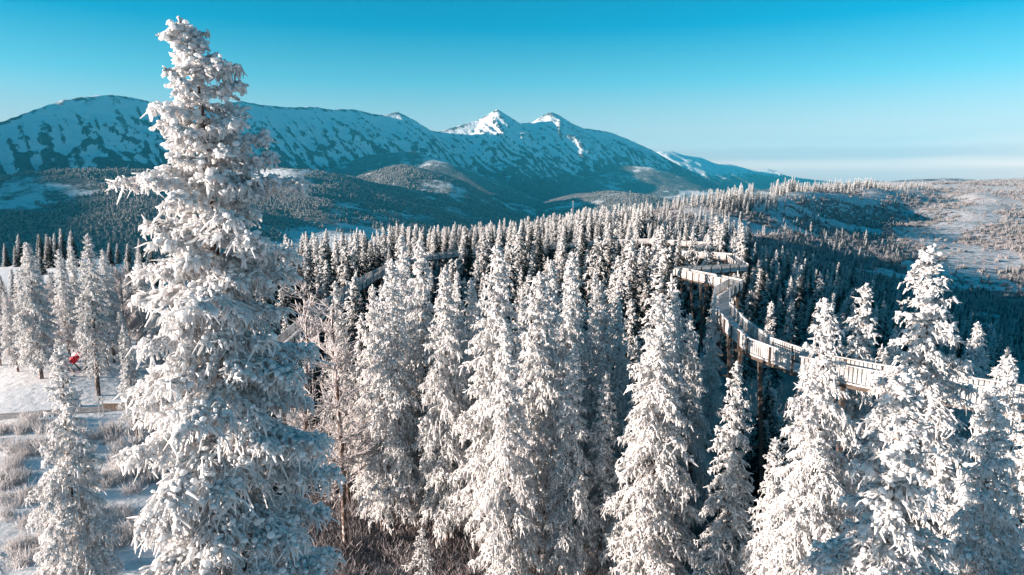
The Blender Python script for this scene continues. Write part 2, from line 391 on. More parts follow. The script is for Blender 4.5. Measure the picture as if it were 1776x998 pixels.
def blur(A, r):
    for ax in (0, 1):
        K = np.cumsum(np.pad(A, [(r + 1, r) if k == ax else (0, 0) for k in (0, 1)], mode='edge'), axis=ax)
        A = (np.take(K, range(2*r + 1, K.shape[ax]), ax) - np.take(K, range(0, K.shape[ax] - 2*r - 1), ax))/(2*r + 1)
    return A
gul = (blur(Hg, 6) - Hg).ravel()*.6 + (blur(Hg, 2) - Hg).ravel()*1.2
snow = sstep(-200, 600, hm + (fbm(Pm[:, 0]/400, Pm[:, 1]/400, 4, 71) - 0.47)*240) + np.clip(gul/26, -0.55, 0.6)*sstep(-100, 200, hm)
gx = np.gradient(Hg, axis=1)/(gs[1]-gs[0]); gy = np.gradient(Hg, axis=0)/(gd[1]-gd[0])
steep = np.hypot(gx, gy).ravel()
snow -= 0.25*sstep(0.85, 1.3, steep)*(hm < 1500)
a_, b_ = GS.shape
ii = np.arange(a_ - 1)[:, None]*b_ + np.arange(b_ - 1)[None]
F = np.stack([ii, ii + 1, ii + b_ + 1, ii + b_], -1).reshape(-1, 4)[:, ::-1]
mo = obj('mountain_range', mesh('mountain_range', np.column_stack([Pm, hm]), F, [M_MOUNT], True, {'snow': snow}))
tag(mo, 'snow capped mountain range with twin sunlit peaks', 'mountains', kind='structure')

# the flank is an added unseen ridge, placed sunward to shade valley and hills
shade_ridge = np.array([(-8300, -700, 900), (-7900, 300, 1060), (-7500, 1400, 1075), (-7200, 2500, 1080), (-7000, 3300, 1080), (-6700, 4500, 1150), (-6500, 5600, 1240), (-6000, 6500, 1080)], float)
gx_, gy_ = np.meshgrid(np.linspace(-10300, -4800, 160), np.linspace(-1500, 7800, 200))
P4 = np.stack([gx_.ravel(), gy_.ravel()], 1); h4 = np.full(len(P4), -420.0); dc = np.full(len(P4), 1e9)
for a, b in zip(shade_ridge[:-1], shade_ridge[1:]):
    d, z = segdist(P4, a, b); h4 = np.maximum(h4, z - 0.62*d); dc = np.minimum(dc, d)
for k in range(26):
    t_ = rng.uniform(0, len(shade_ridge) - 1.01); i_ = int(t_); c = shade_ridge[i_] + (shade_ridge[i_+1] - shade_ridge[i_])*(t_ - i_)
    q = c[:2] + np.array([rng.choice([-1, 1])*rng.uniform(1000, 1900), rng.uniform(-700, 700)])
    d, z = segdist(P4, c - np.array([0, 0, 20]), np.array([q[0], q[1], -350])); h4 = np.maximum(h4, z - 0.75*d)
h4 += (fbm(P4[:, 0]/260, P4[:, 1]/260, 5, 161, True) - .5)*130*sstep(20, 400, dc)
snow4 = sstep(60, 720, h4 + (fbm(P4[:, 0]/400, P4[:, 1]/400, 4, 71) - .47)*420)
a_, b_ = gx_.shape
ii = np.arange(a_ - 1)[:, None]*b_ + np.arange(b_ - 1)[None]
F = np.stack([ii, ii + 1, ii + b_ + 1, ii + b_], -1).reshape(-1, 4)
tag(obj('added_shade_ridge', mesh('added_shade_ridge', np.column_stack([P4, h4]), F, [M_MOUNT], True, {'snow': snow4})), 'unseen side ridge added to shade the valley and hills', 'mountains', kind='structure')

# far range to the side of it
SKY2 = [(1040, 300), (1100, 275), (1145, 262), (1165, 262), (1185, 269), (1215, 273), (1240, 285), (1262, 284), (1290, 291), (1310, 297), (1332, 293), (1352, 303), (1390, 309), (1440, 315), (1500, 321), (1600, 330)]
crest2 = np.array([px(u, v, 14500 + (u - 1040)*8) for u, v in SKY2])
gx_, gy_ = np.meshgrid(np.linspace(1500, 15000, 300), np.linspace(11500, 20500, 150))
P2 = np.stack([gx_.ravel(), gy_.ravel()], 1); h2 = np.full(len(P2), -420.0); dc = np.full(len(P2), 1e9)
for a, b in zip(crest2[:-1], crest2[1:]):
    d, z = segdist(P2, a, b); h2 = np.maximum(h2, z - 0.45*d); dc = np.minimum(dc, d)
for u, v in SKY2[1:-2]:
    for k in range(2):
        c = px(u + rng.uniform(-12, 12), v, 14500 + (u - 1040)*8); q = c[:2] + np.array([rng.uniform(-600, 900), -rng.uniform(1500, 2600)])
        d, z = segdist(P2, c - np.array([0, 0, 25]), np.array([q[0], q[1], -380])); h2 = np.maximum(h2, z - 0.6*d)
h2 += (fbm(P2[:, 0]/300, P2[:, 1]/300, 5, 81, True) - 0.5)*120*sstep(50, 500, dc)
snow2 = sstep(-150, 250, h2 + (fbm(P2[:, 0]/500, P2[:, 1]/500, 4, 91) - .47)*300)
a_, b_ = gx_.shape
ii = np.arange(a_ - 1)[:, None]*b_ + np.arange(b_ - 1)[None]
F = np.stack([ii, ii + 1, ii + b_ + 1, ii + b_], -1).reshape(-1, 4)
tag(obj('distant_mountains', mesh('distant_mountains', np.column_stack([P2, h2]), F, [M_MOUNT], True, {'snow': snow2})), 'far small snowy range fading behind the ridge', 'mountains', kind='structure')

# valley floor with rolling wooded hills
HR = [  # crest polylines: (u, v, depth), side slope
    ([(-500, 330, 3300), (-150, 318, 3200), (0, 309, 3100), (60, 301, 3100), (130, 296, 3150), (210, 296, 3300), (300, 300, 3600), (400, 318, 3900)], 0.30),
    ([(0, 309, 3100), (40, 350, 2650), (80, 400, 2300)], 0.26), ([(130, 296, 3150), (260, 350, 2700), (330, 410, 2400)], 0.26), ([(-300, 322, 3200), (-220, 400, 2300)], 0.26),
    ([(360, 300, 4600), (450, 291, 4400), (510, 293, 4200), (560, 312, 4000), (640, 340, 3800), (700, 372, 3600)], 0.30),
    ([(510, 293, 4200), (520, 345, 3300), (560, 400, 2700)], 0.24), ([(430, 292, 4400), (440, 350, 3200), (450, 400, 2600)], 0.24),
    ([(560, 322, 5600), (640, 312, 5500), (672, 298, 5300), (697, 288, 5200), (712, 296, 5000), (740, 335, 4600), (790, 365, 4200)], 0.42),
    ([(697, 288, 5200), (660, 322, 4700), (640, 345, 4400)], 0.40),
    ([(650, 268, 7000), (712, 263, 6800), (760, 280, 6500), (800, 305, 6200), (850, 335, 5800), (900, 355, 5400)], 0.40),
    ([(1010, 335, 6000), (1050, 333, 5600), (1100, 338, 5300)], 0.25), ([(1060, 285, 9200), (1120, 290, 9000), (1200, 320, 8600)], 0.3),
    ([(1580, 320, 6200), (1612, 313, 6200), (1640, 309, 6200), (1662, 312, 6200), (1700, 320, 6200)], 0.10), ([(1470, 320, 6800), (1500, 316, 6800), (1540, 318, 6800)], 0.10),
]
gx_, gy_ = np.meshgrid(np.linspace(-6500, 9500, 430), np.linspace(1100, 11500, 270))
gx3 = gx_
P3 = np.stack([gx_.ravel(), gy_.ravel()], 1)
az3 = np.arctan2(P3[:, 0], P3[:, 1])
h3 = -300 + 240*sstep(0.36, 0.55, az3)
h3 += (fbm(P3[:, 0]/900, P3[:, 1]/900, 4, 101) - 0.47)*70
h3 = np.where((P3[:, 1] < 3300) & (az3 > 0.25), -500, h3)
Pw3 = P3 + np.stack([(fbm(P3[:, 0]/500, P3[:, 1]/500, 3, 111) - .47)*260, (fbm(P3[:, 0]/500, P3[:, 1]/500, 3, 121) - .47)*260], 1)
dr = np.full(len(P3), 1e9)
for pts, sl_ in HR:
    q = np.array([px(*k) for k in pts])
    for a, b in zip(q[:-1], q[1:]):
        d, z = segdist(P3, a, b); dw, zw = segdist(Pw3, a, b)
        dm = d + (dw - d)*sstep(0, 400, d)
        h3 = np.maximum(h3, z - sl_*(np.sqrt(dm*dm + 90**2) - 90)); dr = np.minimum(dr, d)
h3 += (fbm(P3[:, 0]/120, P3[:, 1]/120, 5, 131) - 0.47)*26*sstep(20, 300, dr)
snow3 = 0.18 + (fbm(P3[:, 0]/650, P3[:, 1]/650, 4, 141) - 0.47)*1.7
a_, b_ = gx_.shape
ii = np.arange(a_ - 1)[:, None]*b_ + np.arange(b_ - 1)[None]
F = np.stack([ii, ii + 1, ii + b_ + 1, ii + b_], -1).reshape(-1, 4)
tag(obj('valley_hills', mesh('valley_hills', np.column_stack([P3, h3]), F, [M_HILL], True, {'snow': snow3})), 'wooded foothills and valley below the mountains', 'hills', kind='structure')

# plain under everything out to the horizon
Vp = [(-60000, -60000, -520), (60000, -60000, -520), (60000, 60000, -520), (-60000, 60000, -520)]
tag(obj('lowland', mesh('lowland', Vp, np.array([[0, 1, 2, 3]]), [M_HILL], False, {'snow': np.full(4, 0.4)})), 'distant lowland at the horizon', 'land', kind='structure')

# ------------------------------------------------------------------ trees
_g = (1 + 5**.5)/2
ICO_V = np.array([(-1, _g, 0), (1, _g, 0), (-1, -_g, 0), (1, -_g, 0), (0, -1, _g), (0, 1, _g), (0, -1, -_g), (0, 1, -_g), (_g, 0, -1), (_g, 0, 1), (-_g, 0, -1), (-_g, 0, 1)])/math.sqrt(1 + _g*_g)
ICO_F = np.array([(0, 11, 5), (0, 5, 1), (0, 1, 7), (0, 7, 10), (0, 10, 11), (1, 5, 9), (5, 11, 4), (11, 10, 2), (10, 7, 6), (7, 1, 8), (3, 9, 4), (3, 4, 2), (3, 2, 6), (3, 6, 8), (3, 8, 9), (4, 9, 5), (2, 4, 11), (6, 2, 10), (8, 6, 7), (9, 8, 1)])
def lumps(rng, C, r, fr):
    n = len(C)
    sc3 = r[:, None, None]*rng.uniform(.7, 1.35, (n, 1, 3))*np.array([1.0, 1.0, .85])
    V = C[:, None, :] + ICO_V[None]*sc3*rng.uniform(.72, 1.25, (n, 12, 1))
    F = (ICO_F[None] + 12*np.arange(n)[:, None, None]).reshape(-1, 3)
    return V.reshape(-1, 3), F, np.repeat(fr, 12)
def bough(rng, L, rise, droop, dens, tw_len, tw_r, hang, K=4, S=4, sparse=0.0, frosty=0.85, lump=0.0, lump_r=0.08):
    """one bough, pointing along +x from the origin; list of (verts, faces, frost)"""
    out_ = []
    ks = 7; t = np.linspace(0, 1, ks)
    side = rng.normal(0, 0.10)
    stem = np.stack([L*t*(1 - 0.12*droop*t), L*side*t*t, L*(rise*t - droop*t**1.7 + 0.30*droop*t**4)], 1)
    sr = np.linspace(0.030 + 0.010*L, 0.014, ks) + tw_r*0.35
    V, F = tubes(stem[None], sr[None], S); out_.append((V, F, 0.55))
    def stem_at(x):
        i = np.clip(x*(ks - 1), 0, ks - 1.001); j = i.astype(int); f = (i - j)[:, None]
        return stem[j]*(1 - f) + stem[j + 1]*f
    n2 = max(4, int(L*dens*4.2))
    tb = 0.12 + 0.86*(np.arange(n2) + rng.uniform(0, 1, n2))/n2
    sd = np.where(np.arange(n2) % 2, 1.0, -1.0)
    ang = rng.uniform(0.5, 1.15, n2)*sd
    l2 = (0.50*L*(1 - 0.78*tb) + 0.10)*rng.uniform(0.6, 1.2, n2)
    d2 = np.stack([np.cos(ang), np.sin(ang), rng.uniform(-0.25, 0.18, n2)], 1)
    kk = 5; s = np.linspace(0, 1, kk)[None, :, None]
    b2 = stem_at(tb)
    sec = b2[:, None, :] + l2[:, None, None]*(s*d2[:, None, :] + s**2*np.array([0, 0, -0.55*droop - 0.15*hang])[None, None])
    V, F = tubes(sec, np.linspace(tw_r*0.75, tw_r*0.4, kk)[None]*rng.uniform(.8, 1.2, (n2, 1)), 3); out_.append((V, F, np.repeat(np.clip(rng.normal(frosty, .12, n2), 0, 1), kk*3)))
    nt_ = int((L*10 + l2.sum()*13)*dens*(1 - sparse))
    on_stem = rng.uniform(0, 1, nt_) < 0.22
    pk = rng.choice(n2, nt_, p=l2/l2.sum()); st = rng.uniform(0.08, 1, nt_)
    i = st*(kk - 1)*0.999; j = i.astype(int); f = (i - j)[:, None]
    base = sec[pk, j]*(1 - f) + sec[pk, j + 1]*f
    base = np.where(on_stem[:, None], stem_at(rng.uniform(0.1, 1, nt_)), base)
    dd = d2[pk]*0.30 + rng.normal(0, 0.42, (nt_, 3)) + np.array([0.1, 0, -0.65*hang + 0.15])
    dd /= np.linalg.norm(dd, axis=1, keepdims=True) + 1e-6
    ln = tw_len*rng.uniform(0.45, 1.35, nt_)*(0.7 + 0.3*min(L, 2.0)/2)
    s = np.linspace(0, 1, K)[None, :, None]
    bend = rng.normal(0, 0.30, (nt_, 1, 3)) + np.array([0, 0, -0.45*hang]); wav = rng.normal(0, 0.13, (nt_, 1, 3))
    tw = base[:, None, :] + ln[:, None, None]*(s*dd[:, None, :]*(1 - 0.35*s) + s**2*bend + np.sin(s*math.pi*1.7)*wav)
    prof = np.interp(np.linspace(0, 1, K), [0, .35, .75, 1], [0.7, 1.0, 0.95, 0.5])
    rad = tw_r*prof[None]*rng.uniform(0.72, 1.28, (nt_, K))*rng.uniform(0.55, 1.35, (nt_, 1))
    V, F = tubes(tw, rad, S)
    fr = np.clip(rng.normal(frosty, 0.28, nt_), 0.0, 1.0)
    out_.append((V, F, np.repeat(fr, K*S)))
    nl = int((L*1.2 + l2.sum())*lump*(1 - sparse))
    if nl > 2:                                             # rounded cushions of rime sitting on the shoots
        pk = rng.choice(n2, nl, p=l2/l2.sum()); st = rng.uniform(0.05, 1, nl); i = st*(kk - 1)*0.999; j = i.astype(int); f = (i - j)[:, None]
        C = sec[pk, j]*(1 - f) + sec[pk, j + 1]*f
        C = np.where((rng.uniform(0, 1, nl) < .3)[:, None], stem_at(rng.uniform(0.03, 1, nl)), C) + rng.normal(0, lump_r*.8, (nl, 3)) + [0, 0, -lump_r*.4*hang]
        out_.append(lumps(rng, C, lump_r*rng.uniform(.45, 1.3, nl), np.clip(rng.normal(frosty + .05, .2, nl), 0, 1.3)))
    return out_

def place(parts, az, z, x0=0.0, y0=0.0, tilt=0.0):
    c, s = math.cos(az), math.sin(az)
    R = np.array([[c, s, 0], [-s, c, 0], [0, 0, 1]])
    return [(V @ R + np.array([x0, y0, z]), F, a) for V, F, a in parts]

def trunk_line(rng, H, lean=0.004, k=26, tip=(0, 0)):
    t = np.linspace(0, 1, k)
    x = np.cumsum(rng.normal(0, lean*H/k**0.5, k))*t + tip[0]*sstep(0.94, 1.0, t); y = np.cumsum(rng.normal(0, lean*H/k**0.5, k))*t + tip[1]*sstep(0.94, 1.0, t)
    return np.stack([x, y, H*t], 1)

def spruce(seed, H, prof, nb, cbase=0.08, dens=1.0, tw_len=0.4, tw_r=0.045, K=4, S=4, hang=1.0, sparse_below=0.0, frosty=0.85, jit=0.25, extra=(), tip=(0, 0), lmul=(1, 1, 1), rmul=(1, 1, 1), dmul=(1, 1, 1), thin=99.0, lump=0.0, lump_r=0.08, r0=None):
    """prof(d): crown radius d metres below the tip. returns trunk mesh pieces, list of boughs"""
    rng = np.random.default_rng(seed)
    line = trunk_line(rng, H, tip=tip)
    r0 = r0 or (0.011*H + 0.05)
    k = len(line); t = np.linspace(0, 1, k)
    TV, TF = tubes(np.vstack([line[:1] - [0, 0, 0.5], line])[None], np.concatenate([[r0*1.35], r0*(1 - t)**0.85 + 0.02])[None], 8)
    boughs = []
    ga = rng.uniform(0, 6.28)
    q = (np.arange(nb) + 0.5)/nb
    top = 0.25
    dist = top + (H*(1 - cbase) - top)*q**1.15
    for i in range(nb):
        d = dist[i]; z = H - d
        ga += 2.39996 + rng.normal(0, 0.35)
        L = max(0.22, prof(d)*rng.uniform(1 - jit, 1 + jit*0.8))
        f = d/H
        rise = np.interp(f, [0, .08, .2, .5, 1], [0.75, 0.40, 0.16, 0.0, -0.05]) + rng.normal(0, .08)
        dr_ = np.interp(f, [0, .1, .3, 1], [0.15, 0.35, 0.62, 0.75])*rng.uniform(.7, 1.3)
        sp = 0.0
        if sparse_below and f > sparse_below: sp = min(0.93, 0.55 + (f - sparse_below)*3)
        x0 = np.interp(z, line[:, 2], line[:, 0]); y0 = np.interp(z, line[:, 2], line[:, 1])
        bp = bough(rng, L, rise, dr_, dens*np.interp(d, [0, 3, 7], dmul)*np.interp(d, [thin, thin + 2.5], [1, .30]), tw_len*np.interp(d, [0, 3, 7], lmul), tw_r*np.interp(d, [0, 3, 7], rmul), hang*np.interp(f, [0, .15, .4], [0.25, .7, 1.0]), K, S, sp, frosty, lump*np.interp(d, [thin, thin + 2.5], [1, .3]), lump_r)
        boughs.append(place(bp, ga, z, x0, y0))
    for (d, az, L, rise, dr_) in extra:
        z = H - d; x0 = np.interp(z, line[:, 2], line[:, 0]); y0 = np.interp(z, line[:, 2], line[:, 1])
        boughs.append(place(bough(rng, L, rise, dr_, dens, tw_len, tw_r, hang*0.7, K, S, 0, frosty, lump, lump_r), az, z, x0, y0))
    # tip: upright leader with clustered short twigs
    n = int(30*min(dens, 1.5)) + 8
    zt = H - rng.uniform(0, 1, n)**1.3*min(1.5, H*0.075); a = rng.uniform(0, 6.28, n)
    b = np.stack([np.interp(zt, line[:, 2], line[:, 0]), np.interp(zt, line[:, 2], line[:, 1]), zt], 1)
    dd = np.stack([np.cos(a), np.sin(a), rng.uniform(0.1, 1.0, n)], 1)
    s = np.linspace(0, 1, K)[None, :, None]
    ln = (0.05 + (H - zt)*0.22)*rng.uniform(.7, 1.3, n)
    tw = b[:, None, :] + ln[:, None, None]*s*dd[:, None, :]
    V, F = tubes(tw, tw_r*1.1*np.interp(np.linspace(0, 1, K), [0, .5, 1], [1, 1, .4])[None]*rng.uniform(.7, 1.3, (n, K)), S)
    leader = [(V, F, np.repeat(np.clip(rng.normal(frosty, .15, n), 0, 1), K*S))]
    if lump:                                               # rime plastered along stem and tip
        m_ = int(22*min(H, 16)); zt = H - (min(H, 16)*rng.uniform(0, 1, m_)**1.1); a = rng.uniform(0, 6.28, m_); rr_ = rng.uniform(.0, 1, m_)*np.minimum(.10 + (H - zt)*.06, .62)
        C = np.stack([np.interp(zt, line[:, 2], line[:, 0]) + rr_*np.cos(a), np.interp(zt, line[:, 2], line[:, 1]) + rr_*np.sin(a), zt], 1)
        leader.append(lumps(rng, C, lump_r*np.minimum(.6 + (H - zt)*.15, 1.5)*rng.uniform(.6, 1.3, m_), np.clip(rng.normal(frosty, .2, m_), 0, 1.3)))
    return (TV, TF), boughs, leader

def join(parts):
    b = MB()
    for V, F, a in parts: b.add(V, F, a)
    return b

def flat(boughs, leader):
    ps = list(leader)
    for b in boughs: ps += b
    return join(ps)

# --- the big rimed spruce in front of the tower
HERO = px(347, 60, 17.0); hx, hy = HERO[0], HERO[1]
hg = float(ground(hx, hy)[0]); htop = px(330, 32, 17.0)[2]
HH = htop - hg
hprof = lambda d: np.interp(d, [0, .5, 1.3, 2.5, 3.6, 5, 7, 10, 13, 18, 30, 36], [.16, .36, .72, 1.0, 1.35, 1.55, 1.95, 2.35, 2.75, 3.3, 3.6, 2.2])
(TV, TF), bs, leader = spruce(11, HH, hprof, 235, cbase=0.14, dens=1.9, tw_len=0.27, tw_r=0.030, K=3, S=3, thin=13.8, lump=10.0, lump_r=0.072, hang=1.25, lmul=(.55, .75, 1.15), rmul=(1.45, 1.25, 1.0), dmul=(1.5, 1.2, 1.0), frosty=1.2, jit=0.34,
                              extra=[(3.5, math.pi*0.97, 2.25, -0.05, 0.12), (3.7, 0.05, 2.25, 0.0, 0.06), (1.2, 0.1, 1.05, 0.15, .1), (5.6, math.pi*1.02, 2.1, 0, .3), (1.9, math.pi*1.0, 1.15, 0.05, .3)] + [(2.6 + 1.05*k, -math.pi/2 + (.75 if k % 2 else -.55) + .12*math.sin(k*2.3), .75*float(hprof(2.6 + 1.05*k)), .05, .55) for k in range(13)],
                              tip=(-0.38, -0.05))
hero = empty('rime_covered_spruce', (hx, hy, hg))
tag(hero, 'tallest spruce, thickly coated in white rime, towering above the mountain skyline', 'spruce tree')
obj('trunk', mesh('trunk', TV, TF, [M_BARK], True), hero)
crown = obj('crown', join(leader).build('crown', [M_FROST], True), hero)
for b in bs: obj('bough', join(b).build('bough', [M_FROST], True), crown)

# --- variants used for the front rows
VAR = {}
def variant(key, seed, H, rad, nb, mat, lit_side_rime=0.0, **kw):
    prof = kw.pop('prof', None) or (lambda d: np.interp(d/H, [0, .03, .1, .25, .5, .75, 1], [.05, .12, .28, .55, .90, 1.0, .5])*rad)
    (TV, TF), bs, leader = spruce(seed, H, prof, nb, **kw)
    cb = flat(bs, leader)
    if lit_side_rime: cb.A = [a - lit_side_rime*0.15 + lit_side_rime*np.clip(-V[:, 0]*0.9 - V[:, 1]*0.35 + (V[:, 2] - H*.75)*.12, -1, 1) for V, a in zip(cb.V, cb.A)]   # windward rime, also painting sunlit side and tips white, shaded side dark
    VAR[key] = dict(H=H, trunk=mesh('trunk', TV, TF, [M_BARK], True), crown=cb.build('crown', [mat], True))
for i, (sd, rad, nb, fr, sb, hg_) in enumerate([(21, 3.2, 124, 1.05, .82, 1.2), (22, 2.8, 118, 1.1, .76, 1.0), (23, 3.5, 128, 1.0, .85, 1.3), (24, 2.9, 104, .82, .62, 1.0), (25, 3.3, 120, 1.1, .88, 1.2)]):
    variant('front%d' % i, sd, 24.0, rad, nb, M_FROST, cbase=0.15, dens=0.84, tw_len=0.40, tw_r=0.054, lump=2.2, lump_r=0.12, K=3, S=3, hang=hg_, frosty=fr, sparse_below=sb)
variant('near', 31, 26.0, 3.7, 155, M_FROST, cbase=0.12, dens=1.25, tw_len=0.32, tw_r=0.037, K=3, S=3, thin=15.0, lump=4.5, lump_r=0.09, hang=1.2, frosty=1.05)
variant('young', 33, 7.0, 1.5, 46, M_FROST, cbase=0.03, dens=1.0, tw_len=0.32, tw_r=0.045, K=3, S=3, hang=.6, frosty=.85)
cone = lambda H, rad: (lambda d: np.interp(d/H, [0, .04, .12, .3, .6, 1], [.04, .09, .21, .44, .74, 1.08])*rad*1.22)
for i, (sd, rad, fr) in enumerate([(41, 3.0, .52), (42, 2.6, .66), (43, 3.3, .36), (44, 2.7, .85), (45, 3.1, .58)]):
    variant('mid%d' % i, sd, 20.0, rad, 84, M_FROSTMID, prof=cone(20.0, rad), lit_side_rime=.75, cbase=0.05, dens=0.46, tw_len=0.66, tw_r=0.12, K=3, S=3, hang=.7, frosty=fr)
for i, (sd, rad, fr) in enumerate([(51, 2.4, .6), (52, 2.0, .78), (53, 2.7, .48), (54, 2.2, .9)]):
    variant('far%d' % i, sd, 16.0, rad*1.15, 40, M_FROSTMID, prof=cone(16.0, rad*1.15), lit_side_rime=.65, cbase=0.04, dens=0.22, tw_len=0.85, tw_r=0.20, K=3, S=3, hang=.6, frosty=fr)

def bare_tree(seed, H, spread=0.32, n1=34, r=0.028):
    """leafless tree or dead spruce with rimed twigs"""
    rng = np.random.default_rng(seed); b = MB(); line = trunk_line(rng, H, 0.012)
    k = len(line); t = np.linspace(0, 1, k)
    TV, TF = tubes(np.vstack([line[:1] - [0, 0, .4], line])[None], np.concatenate([[.18], .15*(1 - t)**0.8 + 0.015])[None], 7)
    for i in range(n1):
        z = H*rng.uniform(0.22, 0.97); a = rng.uniform(0, 6.28); L = H*spread*(1 - z/H*0.8)*rng.uniform(.5, 1.1)
        o = np.array([np.interp(z, line[:, 2], line[:, 0]), np.interp(z, line[:, 2], line[:, 1]), z])
        d = np.array([math.cos(a), math.sin(a), rng.uniform(.5, 1.1)]); s = np.linspace(0, 1, 6)[:, None]
        st = o + L*(s*d + s**2*np.array([0, 0, .15]) + rng.normal(0, .03, (6, 3))*s)
        V, F = tubes(st[None], np.linspace(.05, .02, 6)[None], 4); b.add(V, F, 0.7)
        m_ = int(L*16); tt = rng.uniform(0.15, 1, m_); q = tt*4.99; j = q.astype(int); f = (q - j)[:, None]
        bs_ = st[j]*(1 - f) + st[j + 1]*f
        dd = d*0.5 + rng.normal(0, .55, (m_, 3)) + [0, 0, .35]; ln = rng.uniform(.3, 1.0, m_)*(1.15 - tt*0.5)
        s3 = np.linspace(0, 1, 4)[None, :, None]
        tw = bs_[:, None] + ln[:, None, None]*(s3*dd[:, None] + rng.normal(0, .08, (m_, 4, 3))*s3)
        V, F = tubes(tw, r*np.array([1, 1, .9, .4])[None]*rng.uniform(.7, 1.3, (m_, 1)), 3); b.add(V, F, np.repeat(np.clip(rng.normal(.85, .2, m_), 0, 1), 12))
    return dict(H=H, trunk=mesh('trunk', TV, TF, [M_BARK], True), crown=b.build('crown', [M_TWIG], True))
VAR['bare0'] = bare_tree(61, 14, .30, 44); VAR['bare1'] = bare_tree(62, 18, .13, 60, .032); VAR['bare2'] = bare_tree(63, 12, .36, 50)

TREES = []       # x, y, radius kept clear
def tree(key, name, label, cat, x, y, H, rz=None, group=None, wide=1.0, gz=None):
    v = VAR[key]; g = float(ground(x, y)[0]) if gz is None else gz
    s = H/v['H']
    o = empty(name, (x, y, g - 0.05), (x*7.3 + y*3.1) % 6.28 if rz is None else rz, (s*wide, s*wide, s))
    o.rotation_euler = (0.035*math.sin(x*5.1 + y), 0.035*math.cos(x*3.7 - y*2), o.rotation_euler[2])
    tag(o, label, cat, group)
    obj('trunk', v['trunk'], o); obj('crown', v['crown'], o)
    TREES.append((x, y))
    return o
def tree_px(key, u, v, depth, label, name='frosted_spruce', cat='spruce tree', group=None, wide=1.0):
    q = px(u, v, depth); g = float(ground(q[0], q[1])[0])
    return tree(key, name, label, cat, q[0], q[1], max(3.0, q[2] - g), group=group, wide=wide, gz=g)

G_ROW = 'frosted spruces in the sunlit front stand'
L_ROW = 'tall white frosted spruce in the sunlit stand before the walkway loop'
tree_px('near', 75, 600, 33, 'slim frosted spruce with drooping open boughs beside the playground clearing', wide=.8)
tree_px('near', 1655, 428, 33, 'tall broad frosted spruce whose tip overlaps the open shaded slope', wide=1.05)
tree_px('near', 1548, 632, 20, 'blue shaded frosted spruce close in front of the walkway end', wide=1.0)
tree_px('near', 1700, 610, 27, 'frosted spruce crowding in front of the broad tall one below the walkway end', wide=.7)
tree_px('near', 1788, 668, 24, 'frosted spruce hiding the walkway end beside the broad tall one', wide=.8)
tree_px('near', 1450, 512, 33, 'bright frosted spruce standing right in front of the walkway bend', wide=.85)
tree_px('front3', 1490, 488, 50, 'frosted spruce tip rising just behind the one at the walkway bend')
tree_px('front3', 1278, 632, 42, 'frosted spruce with reddish bare lower trunk below the walkway', wide=.9)
tree_px('young', 728, 915, 48, 'small young frosted spruce alone on the heath at the foot of the stand')
tree_px('near', -70, 800, 11, 'rimed spruce top with thin twigs below the tower', wide=.7)
tree_px('bare1', 505, 478, 58, 'thin leafless tree with bare rimed twigs beside the tall spruce', name='bare_frosted_tree', cat='bare tree')
tree_px('bare1', 582, 520, 55, 'half dead frosted tree with a long bare trunk and thin boughs', name='bare_frosted_tree', cat='bare tree', wide=1.5)
for key, u, v, d, wd in [('front1', 630, 492, 62, .8), ('front0', 665, 450, 56, .85), ('front1', 692, 408, 66, .8), ('front4', 737, 416, 60, .85), ('front2', 768, 462, 56, .8), ('front3', 590, 485, 64, .8),
                     ('front0', 850, 424, 53, .95), ('front1', 826, 485, 58, .8), ('front2', 932, 470, 50, .95), ('front4', 958, 452, 62, .8), ('front1', 990, 458, 57, .8), ('front0', 1008, 436, 66, .8),
                     ('front1', 715, 440, 72, .7), ('front4', 785, 472, 66, .65), ('front1', 905, 500, 60, .65), ('front4', 1030, 470, 70, .65), ('front1', 1090, 522, 62, .65), ('front3', 1162, 545, 54, .65), ('front0', 872, 470, 68, .65), ('front4', 650, 520, 58, .65),
                     ('front3', 1062, 488, 56, .85), ('front2', 1142, 512, 45, 1.0), ('front1', 1182, 498, 58, .8), ('front4', 1110, 575, 47, .8), ('front0', 1216, 545, 56, .75),
                     ('front4', 890, 560, 46, .8), ('front1', 1235, 508, 68, .7), ('front3', 1045, 640, 48, .8), ('front0', 985, 600, 47, .8)]:
    own = {850: 'broad bright spruce rising high in the middle of the sunlit stand', 1142: 'broad white spruce standing apart in front of the walkway zigzag', 932: 'bushy white spruce at the front edge of the sunlit stand beside the heath',
           692: 'slim spruce with the highest tip in the sunlit stand', 1062: 'lacy thinner frosted spruce between the middle of the stand and the walkway zigzag'}
    tree_px(key, u, v, d, own.get(u, L_ROW), group=G_ROW, wide=wd)
for key, u, v, d in [('mid2', 1345, 672, 62), ('mid0', 1376, 700, 58), ('mid2', 1332, 650, 76), ('mid4', 1408, 676, 66), ('mid0', 1302, 690, 70), ('mid2', 1362, 720, 68), ('mid2', 1325, 730, 60), ('mid4', 1390, 740, 63)]:
    tree_px(key, u, v, d, 'darker less frosted spruce standing under the raised walkway deck', group='dark spruces under the walkway', wide=1.2)
G_RT = 'frosted spruces on the bank below the walkway end'
for key, u, v, d, wd in [('front2', 1745, 610, 58, 1.0), ('front0', 1700, 560, 75, .9), ('front4', 1790, 640, 45, 1.0), ('front3', 1610, 600, 62, .9), ('front1', 1560, 570, 80, .9), ('front3', 1380, 690, 44, .9), ('front0', 1340, 760, 40, .9), ('front1', 1420, 660, 52, .8)]:
    tree_px(key, u, v, d, 'frosted spruce growing on the shaded bank below the walkway end', group=G_RT, wide=wd)
